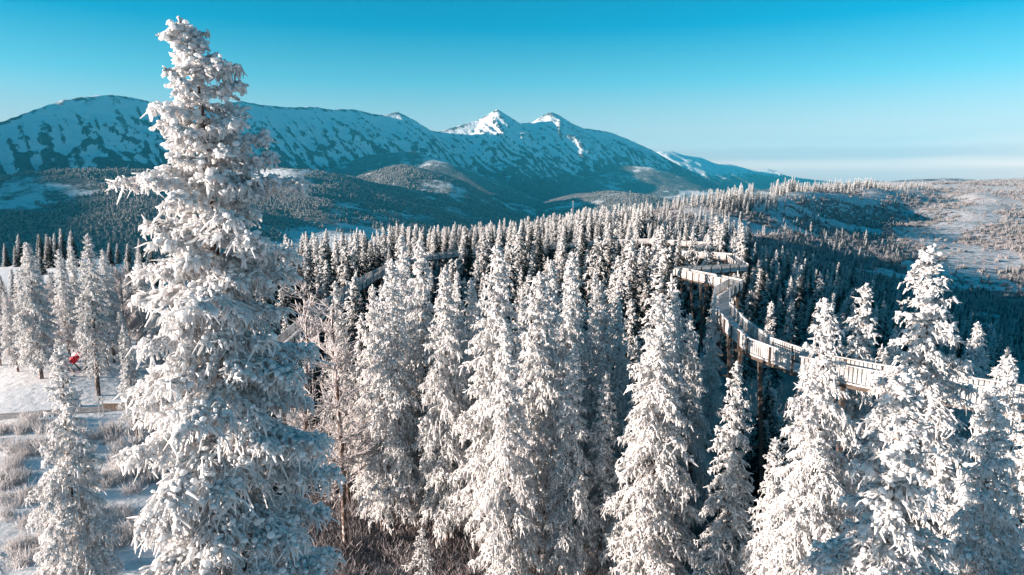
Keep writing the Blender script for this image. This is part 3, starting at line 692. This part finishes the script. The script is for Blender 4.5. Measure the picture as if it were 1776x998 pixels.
# around the playground clearing
G_CL = 'frosted spruces round the playground clearing'; L_CL = 'frosted spruce at the far edge of the playground clearing'
tree_px('front3', 142, 404, 97, 'dark half frosted spruce with a bare trunk foot beside the red slide', wide=1.0)
tree_px('front3', 222, 560, 80, 'short drooping spruce in the clearing close to the tall rimed one', wide=1.0)
for key, u, v, d, wd in [('front2', 45, 420, 104, 1.1), ('front1', 100, 432, 112, 1.0), ('front0', 180, 432, 116, .9), ('front1', 122, 425, 120, .9), ('front4', 15, 505, 108, 1.0), ('front0', 240, 445, 125, 1.0), ('front2', 262, 500, 110, 1.0), ('front1', -40, 450, 112, 1.0)]:
    tree_px(key, u, v, d, L_CL, group=G_CL, wide=wd)
for i, (u, v, d) in enumerate([(-15, 470, 125), (25, 468, 132), (62, 455, 128), (85, 470, 136), (112, 462, 140), (150, 455, 138), (172, 468, 130), (195, 462, 142), (215, 480, 128), (232, 470, 145), (256, 455, 140), (35, 520, 116), (70, 530, 119), (158, 545, 121), (188, 530, 118), (210, 540, 112), (-10, 540, 112), (275, 520, 118)]):
    tree_px('front%d' % (i % 5), u, v, d, L_CL, group=G_CL, wide=1.0)
r_ = np.random.default_rng(404)
for i in range(46):
    u = r_.uniform(-50, 330); d = r_.uniform(148, 262); x = (u - 888)/FPX*d
    tree('mid%d' % (i % 5), 'frosted_spruce', 'small frosted spruce on the snow bank beyond the playground clearing', 'spruce tree', x, d, r_.uniform(6, 13), r_.uniform(-.9, .9), 'small spruces on the bank beyond the clearing', wide=1.1)
G_BR = 'bare frosted trees round the clearing'
for key, u, v, d in [('bare0', 8, 495, 116), ('bare2', 205, 470, 122), ('bare0', 225, 455, 132), ('bare2', 80, 500, 118), ('bare2', 120, 540, 118), ('bare0', 165, 470, 135), ('bare2', 175, 560, 128), ('bare2', 60, 545, 120)]:
    tree_px(key, u, v, d, 'leafless tree white with rime at the back of the playground clearing', name='bare_frosted_tree', cat='bare tree', group=G_BR)

# ------------------------------------------------------------------ treetop walkway
WK = [(1900, 730, 36), (1720, 700, 39.5), (1520, 668, 44), (1395, 642, 47.5), (1318, 612, 53), (1275, 575, 63), (1250, 542, 75), (1252, 515, 86), (1276, 500, 93), (1172, 476, 122), (1289, 468, 138), (1264, 449, 160), (1187, 443, 176), (1230, 428, 200),
      (1125, 421, 214), (1050, 423, 218), (970, 430, 206), (890, 436, 198), (812, 441, 190), (706, 455, 164), (646, 484, 138), (588, 522, 114), (524, 574, 92), (430, 660, 72)]
WP = np.array([px(*k) for k in WK])
walk = empty('treetop_walkway', (WP[4][0], WP[4][1], float(ground(WP[4][0], WP[4][1])[0])))
tag(walk, 'zigzag timber treetop walkway on tall posts winding through the frosted forest', 'walkway')
walk_o = np.array(walk.location)
def wpart(mb, name, mat, parent=walk): 
    mb.V = [v - walk_o for v in mb.V]
    return obj(name, mb.build(name, [mat]), parent)
HW = 0.92
bay = []      # (a, b) bay ends
for a, b in zip(WP[:-1], WP[1:]):
    L = np.linalg.norm(b - a); nbay = max(1, int(round(L/3.2)))
    for i in range(nbay): bay.append((a + (b - a)*i/nbay, a + (b - a)*(i + 1)/nbay))
node = [bay[0][0]] + [q[1] for q in bay]
node = np.array(node); tan = np.gradient(node, axis=0); tan[:, 2] = 0; tan /= np.linalg.norm(tan, axis=1, keepdims=True)
# mitre at the switchbacks
side = np.stack([tan[:, 1], -tan[:, 0], np.zeros(len(tan))], 1)
for i in range(len(node) - 1):
    a, b = node[i], node[i + 1]
    t_ = b - a; t_[2] = 0; t_ /= np.linalg.norm(t_); sd_ = np.array([t_[1], -t_[0], 0])
    dk = MB(); Lb = np.linalg.norm(b - a); nb_ = int(Lb/.4)
    for q_ in range(nb_):                                       # cross planks of one deck bay
        dk.box(a + (b - a)*(q_ + .5)/nb_ + [0, 0, -.06 - .008*(q_ % 3)], (Lb/nb_ - .03, 2*HW - .08, .1), np.array([t_, sd_, [0, 0, 1]]))
    wpart(dk, 'deck_section', M_DECK)
    for s_ in (-1, 1):
        o_ = sd_*HW*s_
        wpart(MB().bar(a + o_*0.8 + [0, 0, -.27], b + o_*0.8 + [0, 0, -.27], .16, .30), 'beam', M_DARKWOOD)
        pn = MB(); Lb = np.linalg.norm(b - a); nb_ = int((Lb - .16)/.27)
        for q_ in range(nb_):                                   # upright boards of one railing bay
            c_ = a + (b - a)*(.08 + (q_ + .5)*(Lb - .16)/nb_)/Lb + o_
            pn.box(c_ + [0, 0, .60], (.215, .035, 1.0), np.array([t_, sd_, [0, 0, 1]]))
        wpart(pn, 'railing_panel', M_PANEL)
        wpart(MB().bar(a + o_ + [0, 0, 1.19], b + o_ + [0, 0, 1.19], .16, .07), 'handrail', M_DECK)
        wpart(MB().bar(a + sd_*(HW + .085)*s_ + [0, 0, -.35], a + sd_*(HW + .085)*s_ + [0, 0, 1.14], .13, .13), 'railing_post', M_DARKWOOD)
for i in range(0, len(node), 4):
    a = node[i]; g = float(ground(a[0], a[1])[0])
    sd_ = side[i]
    for s_ in (-1, 1):
        f_ = a + sd_*s_*2.0; f_[2] = float(ground(f_[0], f_[1])[0]) - 0.3
        wpart(MB().bar(f_, a + sd_*s_*0.75 + [0, 0, -.42], .30, .30), 'support_post', M_DARKWOOD)
    c0 = a.copy(); c0[2] = g + (a[2] - g)*.5
    wpart(MB().bar(c0 - sd_*1.6, c0 + sd_*1.6, .16, .2), 'cross_brace', M_DARKWOOD)
    wpart(MB().bar(a - sd_*1.25 + [0, 0, -.5], a + sd_*1.25 + [0, 0, -.5], .2, .22), 'cross_beam', M_DARKWOOD)
wu, wv = proj(node)
wd_ = node[:, 1]

# ------------------------------------------------------------------ playground in the clearing
pg = px(150, 636, 108); pz = float(ground(pg[0], pg[1])[0])
sl_o = empty('red_tube_slide', (pg[0], pg[1], pz)); tag(sl_o, 'red playground slide dusted with snow on crossed timber legs', 'slide')
ax = np.array([[1, 0, 0]])
s = np.linspace(0, 1, 9)
line = np.stack([-4.6 + 4.6*s, 0*s, 0.8 + 3.3*s - 0.5*np.sin(s*math.pi)], 1)
b = MB(); V, F = tubes(line[None], np.full((1, 9), .62), 12); b.add(V, F); obj('chute', b.build('chute', [M_RED], True), sl_o)
for a_, c_ in ((0.10, 0.32), (.55, .78)):
    b = MB(); ss = np.linspace(a_, c_, 5); ln = np.stack([-4.6 + 4.6*ss, 0*ss, 0.8 + 3.3*ss - .5*np.sin(ss*math.pi) + .34], 1)
    V, F = tubes(ln[None], np.array([[.28, .48, .5, .48, .28]]), 10); b.add(V, F); obj('snow_cap', b.build('snow_cap', [M_SNOWCAP], True), sl_o)
for dx in (-1, 1):
    obj('leg', MB().bar((-2.6 - dx*1.3, -.75, -.1), (-2.6 + dx*.9, -.7 - dx*0.12, 2.4), .16, .16).build('leg', [M_DARKWOOD]), sl_o)
    obj('leg', MB().bar((-2.6 - dx*1.3, .75, -.1), (-2.6 + dx*.9, .7 - dx*.12, 2.4), .16, .16).build('leg', [M_DARKWOOD]), sl_o)
tw_ = empty('play_tower', (pg[0] + 1.6, pg[1] + .2, pz)); tag(tw_, 'small timber play tower with snowy platform at the top of the slide', 'play tower')
for dx in (-1, 1):
    for dy in (-1, 1):
        obj('post', MB().bar((dx*1.1, dy*1.1, -.2), (dx*1.1, dy*1.1, 5.2), .22, .22).build('post', [M_WOOD]), tw_)
obj('platform', MB().box((0, 0, 3.4), (2.7, 2.7, .18)).build('platform', [M_DECK]), tw_)
for dy in (-1, 1): obj('rail', MB().box((0, dy*1.24, 4.3), (2.5, .08, .5)).build('rail', [M_WOOD]), tw_)
rf = MB(); rf.add([(-1.6, -1.6, 5.15), (1.6, -1.6, 5.15), (1.6, 1.6, 5.15), (-1.6, 1.6, 5.15), (0, 0, 6.5)], [[0, 1, 4], [1, 2, 4], [2, 3, 4], [3, 0, 4]]); rf.add([(-1.6, -1.6, 5.15), (1.6, -1.6, 5.15), (1.6, 1.6, 5.15), (-1.6, 1.6, 5.15)], [[3, 2, 1, 0]])
obj('roof', rf.build('roof', [M_SNOWCAP]), tw_)
q = px(131, 690, 92); gz = float(ground(q[0], q[1])[0])
bd = empty('leaning_board', (q[0], q[1], gz)); tag(bd, 'small pale panel leaning upright in the snow of the clearing', 'panel')
obj('board', MB().bar((-.25, 0, -.05), (.0, 0, 1.9), .9, .12).build('board', [M_PANEL]), bd); obj('prop', MB().bar((.9, 0, -.05), (0.02, 0, 1.5), .08, .08).build('prop', [M_WOOD]), bd)
q = px(197, 692, 92); gz = float(ground(q[0], q[1])[0])
fo = empty('timber_trough', (q[0], q[1], gz)); tag(fo, 'low timber box with snow on its lid beside the track', 'wooden box')
for i in range(5): obj('plank', MB().box((-1.2 + i*.6, 0, .45), (.56, .9, .9)).build('plank', [M_WOOD]), fo)
obj('lid', MB().box((0, 0, .97), (3.1, 1.05, .12)).build('lid', [M_SNOWCAP]), fo)
for u_, v_ in ((171, 700), (178, 700)):
    q = px(u_, v_, 89); gz = float(ground(q[0], q[1])[0])
    fp = empty('signpost', (q[0], q[1], gz)); tag(fp, 'thin pale signpost with crosspiece beside the dark trunk in the clearing', 'signpost', 'thin signposts in the clearing')
    obj('pole', MB().bar((0, 0, -.2), (0, 0, 2.8), .12, .12).build('pole', [M_PANEL]), fp); obj('crosspiece', MB().box((0, -.1, 2.3), (.7, .06, .3)).build('crosspiece', [M_PANEL]), fp)
# gravel track
tp = [px(-260, 735, 86), px(0, 716, 88), px(120, 700, 90), px(240, 684, 93), px(420, 670, 96)]
tp = np.array(tp)[:, :2]
xs = np.linspace(tp[0, 0], tp[-1, 0], 60); ys = np.interp(xs, tp[:, 0], tp[:, 1])
rows = []
for off in (-1.3, -.4, .4, 1.3): rows.append(np.column_stack([xs, ys + off, ground(xs, ys + off) + .06]))
V = np.concatenate(rows); ii = np.arange(3)[:, None]*60 + np.arange(59)[None]
tag(obj('gravel_track', mesh('gravel_track', V, np.stack([ii, ii+1, ii+61, ii+60], -1).reshape(-1, 4), [M_ROAD], True)), 'narrow gravel track crossing the snowy clearing', 'track', kind='structure')

# ------------------------------------------------------------------ the forest: scatter
rng = np.random.default_rng(99)
SKYV = ([380, 440, 480, 520, 560, 600, 650, 700, 750, 800, 860, 950, 1000, 1060, 1100, 1150, 1200, 1260, 1300, 1340, 1360], [430, 408, 400, 393, 388, 390, 392, 376, 384, 380, 374, 364, 355, 348, 341, 337, 327, 317, 309, 311, 330])
DEEP = ([380, 440, 700, 900, 1000, 1100, 1200, 1340], [230, 250, 300, 340, 420, 540, 600, 660])
cells = {}
def free(x, y, r):
    c = (int(x//4), int(y//4))
    k = int(math.ceil(r/4))
    for i in range(c[0]-k, c[0]+k+1):
        for j in range(c[1]-k, c[1]+k+1):
            for (a, b) in cells.get((i, j), ()):
                if (a-x)**2 + (b-y)**2 < r*r: return False
    return True
def put(x, y): cells.setdefault((int(x//4), int(y//4)), []).append((x, y))
for x, y in TREES: put(x, y)
for i in range(len(node)):     # keep the trees out of the walkway itself
    for k in range(3):
        q = node[i] + (node[min(i+1, len(node)-1)] - node[i])*k/3; put(q[0], q[1])
FOREST = []
NC = 26000
cu_ = rng.uniform(380, 1780, NC); cd_ = np.sqrt(rng.uniform(60**2, 660**2, NC))
cx_ = (cu_ - 888)/FPX*cd_; gz_ = ground(cx_, cd_)
rsel = rng.uniform(0, 1, (NC, 5))
for i in range(NC):
    u, d, x, g = cu_[i], cd_[i], cx_[i], gz_[i]
    if u < 1345:
        if d > np.interp(u, *DEEP): continue
    right = u > 1290 + 0.02*d
    H = 7.5 + 14.5*rsel[i, 0]**.8
    if d > 400: H = 10 + 8*rsel[i, 0]
    if 1050 < u and 395 < d < 545:                       # open snowy patch and slope
        if rsel[i, 1] > (.06 if u < 1300 else 0.015): continue
        H = 5 + 5*rsel[i, 0]
    elif right:
        if d > 330: 
            if rsel[i, 1] > .012 and not (u < 1345 and d > 580): continue
            H = 4 + 6*rsel[i, 0]
        elif d > 190: 
            if rsel[i, 1] > .45: continue
            H = 6 + 6*rsel[i, 0]
        else: H = 9 + 8*rsel[i, 0]
    elif u > 1130 and d > 215 and d < 395: H = 6 + 7*rsel[i, 0]
    r = 3.4 + rsel[i, 2]**2*3.4 + (1.0 if d < 110 else 0) + (1.0 if right else 0)
    if not free(x, d, r): continue
    # keep the skyline of the wood and the sight lines to the walkway as they are
    def vtop(h):
        return float(proj(np.array([[x, d, g + h]]))[1][0])
    lim = np.interp(u, *SKYV) + 4 + 14*rsel[i, 3] if u < 1350 else -999
    if right: lim = max(lim, np.interp(u, [1290, 1340, 1450, 1600, 1776], [420, 440, 485, 545, 600]) - (d - 100)*0.25)
    k = np.where((np.abs(wu - u) < 14) & (wd_ > d + 3))[0]
    if len(k) and rsel[i, 4] < 0.66: 
        nearest = k[wd_[k] < d + 400]
        if len(nearest): lim = max(lim, wv[nearest].max() + 3)
    tries = 0
    while vtop(H) < lim and tries < 12: H *= 0.88; tries += 1
    if H < 3.5: continue
    put(x, d); FOREST.append((x, d, g, H, u))
# rows of trees on the ridge beyond the open slope
for u in np.concatenate([np.arange(1335, 1610, 1.6), np.arange(1355, 1500, 3.0)]):
    d = np.interp(u, [1335, 1400, 1500, 1610], [680, 850, 1000, 1350])*rng.uniform(.97, 1.12); u2 = u + rng.uniform(-2, 2); x = (u2 - 888)/FPX*d
    FOREST.append((x, d, float(ground(x, d)[0]), rng.uniform(7, 15)*(1.15 if u < 1380 else 1), u2))
print('forest trees', len(FOREST))
FOREST.sort(key=lambda f: -f[3]/f[1])
L_F = 'frosted spruce among the crowded trees around the treetop walkway'
for x, y, g, H, u in FOREST[:215]:
    k = 'mid%d' % rng.integers(0, 5) 
    tree(k, 'forest_spruce', L_F, 'spruce tree', x, y, H, rng.uniform(-.9, .9), 'forest spruces around the walkway', wide=rng.uniform(.8, 1.35), gz=g)

def scatter(name, pts, rz, sc_, idx, keys, label, cat, crown_only=True):
    """one object that sets copies of the given crowns on points (geometry nodes)"""
    col = bpy.data.collections.new(name + '_kinds')
    for i, k in enumerate(keys):
        o = bpy.data.objects.new('%02d_%s' % (i, name), k if isinstance(k, bpy.types.Mesh) else VAR[k]['crown']); col.objects.link(o)
    me = bpy.data.meshes.new(name); me.vertices.add(len(pts)); me.vertices.foreach_set('co', np.asarray(pts, np.float32).ravel())
    for nm, a, ty in (('rz', rz, 'FLOAT'), ('sz', sc_, 'FLOAT'), ('kind', idx, 'INT')):
        at = me.attributes.new(nm, ty, 'POINT'); at.data.foreach_set('value', np.asarray(a, np.float32 if ty == 'FLOAT' else np.int32))
    o = obj(name, me)
    g = bpy.data.node_groups.new(name, 'GeometryNodeTree')
    g.interface.new_socket('Geometry', in_out='INPUT', socket_type='NodeSocketGeometry'); g.interface.new_socket('Geometry', in_out='OUTPUT', socket_type='NodeSocketGeometry')
    gi = N(g, 'NodeGroupInput'); go = N(g, 'NodeGroupOutput'); ip = N(g, 'GeometryNodeInstanceOnPoints'); ci = N(g, 'GeometryNodeCollectionInfo')
    ci.inputs[0].default_value = col; ci.inputs['Separate Children'].default_value = True; ci.inputs['Reset Children'].default_value = True
    def attr(nm, ty):
        a = N(g, 'GeometryNodeInputNamedAttribute', data_type=ty); a.inputs['Name'].default_value = nm; return a.outputs['Attribute']
    cxyz = N(g, 'ShaderNodeCombineXYZ'); g.links.new(attr('rz', 'FLOAT'), cxyz.inputs['Z'])
    er = N(g, 'FunctionNodeEulerToRotation'); g.links.new(cxyz.outputs[0], er.inputs[0])
    g.links.new(gi.outputs[0], ip.inputs['Points']); g.links.new(ci.outputs[0], ip.inputs['Instance']); ip.inputs['Pick Instance'].default_value = True
    g.links.new(attr('kind', 'INT'), ip.inputs['Instance Index']); g.links.new(er.outputs[0], ip.inputs['Rotation']); g.links.new(attr('sz', 'FLOAT'), ip.inputs['Scale'])
    g.links.new(ip.outputs[0], go.inputs[0])
    md = o.modifiers.new('scatter', 'NODES'); md.node_group = g
    return tag(o, label, cat, kind='stuff')

rest = FOREST[215:]
keys = ['mid0', 'mid1', 'mid2', 'mid3', 'mid4', 'far0', 'far1', 'far2', 'far3']
P = [(x, y, g) for x, y, g, H, u in rest]
idx = [int(rng.integers(0, 5)) if H/y > .045 else 5 + int(rng.integers(0, 4)) for x, y, g, H, u in rest]
idx = [(i if y < 380 or i < 5 else (6 if rng.uniform() < .5 else 8)) for i, (x, y, g, H, u) in zip(idx, rest)]
S_ = [H/VAR[keys[i]]['H'] for i, (x, y, g, H, u) in zip(idx, rest)]
scatter('far_forest', P, rng.uniform(-.9, .9, len(P)), S_, idx, keys, 'mass of small frosted spruces covering the ridge', 'forest')

# shrubs and heath
def clump(seed, n, h, spread, r, fr, mat=None):
    rng = np.random.default_rng(seed); b = np.column_stack([rng.normal(0, spread*.45, (n, 2)), np.full(n, -.1)])
    d = np.column_stack([rng.normal(0, .38, (n, 2)), np.ones(n)]); s = np.linspace(0, 1, 4)[None, :, None]
    tw = b[:, None] + h*rng.uniform(.4, 1.1, (n, 1, 1))*(s*d[:, None] + rng.normal(0, .09, (n, 4, 3))*s)
    V, F = tubes(tw, r*np.array([1, 1, .8, .3])[None]*rng.uniform(.6, 1.3, (n, 1)), 3)
    return mesh('clump', V, F, [mat or M_HEATH], True, {'frost': np.repeat(np.clip(rng.normal(fr, .3, n), 0, 1), 12)})
heath = [clump(201, 70, .8, .9, .022, .5), clump(202, 60, 1.1, .8, .025, .65), clump(203, 80, .5, 1.0, .02, .4)]
n = 5200
u = rng.uniform(480, 1560, n); d = np.sqrt(rng.uniform(34**2, 85**2, n)); x = (u - 888)/FPX*d
scatter('heath_undergrowth', np.column_stack([x, d, ground(x, d)]), rng.uniform(0, 6.28, n), rng.uniform(.7, 1.5, n), rng.integers(0, 3, n), heath, 'dark frosted heath under the spruces', 'undergrowth')
bush = [clump(211, 120, 1.5, 1.3, .035, 1.0, M_SHRUB), clump(212, 100, 1.0, 1.4, .03, .9, M_SHRUB), clump(213, 90, 2.0, 1.0, .035, 1.1, M_SHRUB)]
pts = []
while len(pts) < 420:
    u = rng.uniform(-60, 420); d = rng.uniform(28, 88); x = (u - 888)/FPX*d
    v = proj(np.array([[x, d, 0]]))[1][0]
    if v < 690: continue
    if fbm(np.array([x/7.]), np.array([d/7.]), 3, 5)[0] < .46: continue
    pts.append((x, d))
pts = np.array(pts); n = len(pts)
scatter('frosted_shrubs', np.column_stack([pts, ground(pts[:, 0], pts[:, 1])]), rng.uniform(0, 6.28, n), rng.uniform(.35, 1.0, n), rng.integers(0, 3, n), bush, 'low rimed shrubs and grass on the snowy bank', 'shrubs')
n = 2600
u = rng.uniform(1240, 1800, n); d = np.sqrt(rng.uniform(70**2, 210**2, n)); x = (u - 888)/FPX*d
scatter('bank_shrubs', np.column_stack([x, d, ground(x, d)]), rng.uniform(0, 6.28, n), rng.uniform(.9, 2.0, n), rng.integers(0, 6, n), heath + bush, 'frosted brush on the shaded bank below the walkway', 'shrubs')
# woods on the valley hills
_v, _f, _a = lumps(np.random.default_rng(5), np.array([(0, 0, 4.), (0, 0, 8.5), (0, 0, 12.5), (0, 0, 16.)]), np.array([4.2, 3.6, 2.6, 1.6]), np.array([.25, .4, .6, .8]))
_v2, _f2, _a2 = lumps(np.random.default_rng(6), np.array([(0, 0, 5.), (1.5, 0, 9.), (-1.5, 1, 9.5)]), np.array([4.2, 3.8, 3.4]), np.array([.3, .5, .55]))
M_FARWOOD = frost_mat('rime_on_far_wood', (0.05, 0.052, 0.055), (0.62, 0.58, 0.57), .12)
woods = [mesh('tree_crown', _v, _f, [M_FARWOOD], True, {'frost': _a}), mesh('tree_crown', _v2, _f2, [M_FARWOOD], True, {'frost': _a2})]
n = 110000
u = rng.uniform(-80, 1250, n); d = np.sqrt(rng.uniform(1500**2, 5600**2, n)); x = (u - 888)/FPX*d
gi = np.clip(((x + 6500)/16000*429), 0, 428.99); gj = np.clip((d - 1100)/10400*269, 0, 268.99)
H3 = h3.reshape(gx3.shape); i0 = gi.astype(int); j0 = gj.astype(int); fi = gi - i0; fj = gj - j0
z = (H3[j0, i0]*(1-fi) + H3[j0, i0+1]*fi)*(1-fj) + (H3[j0+1, i0]*(1-fi) + H3[j0+1, i0+1]*fi)*fj
S3 = snow3.reshape(gx3.shape)[j0, i0] + (fbm(x/90, d/90, 3, 301) - .47)*1.2
keep = (S3 < .33); x, d, z = x[keep], d[keep], z[keep]; n = len(x); print('hill woods', n)
scatter('hillside_woods', np.column_stack([x, d, z - 1]), rng.uniform(0, 6.28, n), rng.uniform(.45, 1.1, n), rng.integers(0, 2, n), woods, 'far frosted woods on the valley hills', 'forest')
# regrowth on the open slope
far_bush = [clump(221, 60, 2.4, 2.0, .16, .75), clump(222, 50, 3.2, 1.8, .18, .9), VAR['far0']['crown'], VAR['far2']['crown'], clump(223, 60, 2.0, 2.6, .18, .5)]
n = 60000
u = rng.uniform(1040, 1900, n); d = np.exp(rng.uniform(math.log(200), math.log(2400), n)); x = (u - 888)/FPX*d
g = ground(x, d); uu, vv = proj(np.column_stack([x, d, g]))
keep = (vv > np.interp(u, [1040, 1340, 1776], [384, 330, 312])) & ((u > 1290) | (d > 395)) & (fbm(x/45, d/45, 4, 77) > .34)
keep &= ~((u < 1330) & (d > 560))
keep &= ~((ribs(x, d) > .52) & (d > 380) & (d < 1500) & (u > 1330) & (rng.uniform(0, 1, len(x)) < .93))      # cleared strips along the ribs
x, d, g = x[keep], d[keep], g[keep]; n = len(x)
ki = rng.choice(5, n, p=[.32, .18, .10, .12, .28]); sz = rng.uniform(.35, 1.0, n)*np.where((ki == 2) | (ki == 3), .38, 1)*(0.9 + np.clip(d - 700, 0, 1500)/1500)
print('slope regrowth', n)
scatter('slope_regrowth', np.column_stack([x, d, g]), rng.uniform(0, 6.28, n), sz, ki, far_bush, 'frosted bushes and saplings dotted over the open slope', 'bushes')

# masts on the ridge
for u_, v_, d_, h_ in ((994, 344, 430, 20), (1093, 327, 560, 19)):
    q = px(u_, v_, d_); gz = float(ground(q[0], q[1])[0])
    ms = empty('lift_mast', (q[0], q[1], gz)); tag(ms, 'slender pale mast poking above the frosted treetops', 'mast', 'slender masts on the wooded ridge')
    obj('pole', MB().bar((0, 0, -.5), (0, 0, q[2] - gz - 1.5), .3, .3).build('pole', [M_STEEL]), ms); obj('crossarm', MB().box((0, 0, q[2] - gz - 2.2), (1.6, .2, .2)).build('crossarm', [M_STEEL]), ms)

# ------------------------------------------------------------------ air
hb = MB().box((1500, 11000, 360), (24400, 28000, 1960)); me = hb.build('haze', [])
hz = obj('haze', me); tag(hz, 'cold blue winter haze filling the valley', 'haze', kind='stuff')
m = bpy.data.materials.new('haze_air'); m.use_nodes = True; t = m.node_tree; t.nodes.clear()
o_ = N(t, 'ShaderNodeOutputMaterial'); pv = N(t, 'ShaderNodeVolumePrincipled')
pv.inputs['Color'].default_value = (0.05, 0.55, 0.84, 1); pv.inputs['Density'].default_value = 3.3e-5; pv.inputs['Anisotropy'].default_value = 0.0
t.links.new(pv.outputs[0], o_.inputs['Volume']); me.materials.append(m)

print('triangles', sum(len(m.loops) - 2*len(m.polygons) for m in bpy.data.meshes))
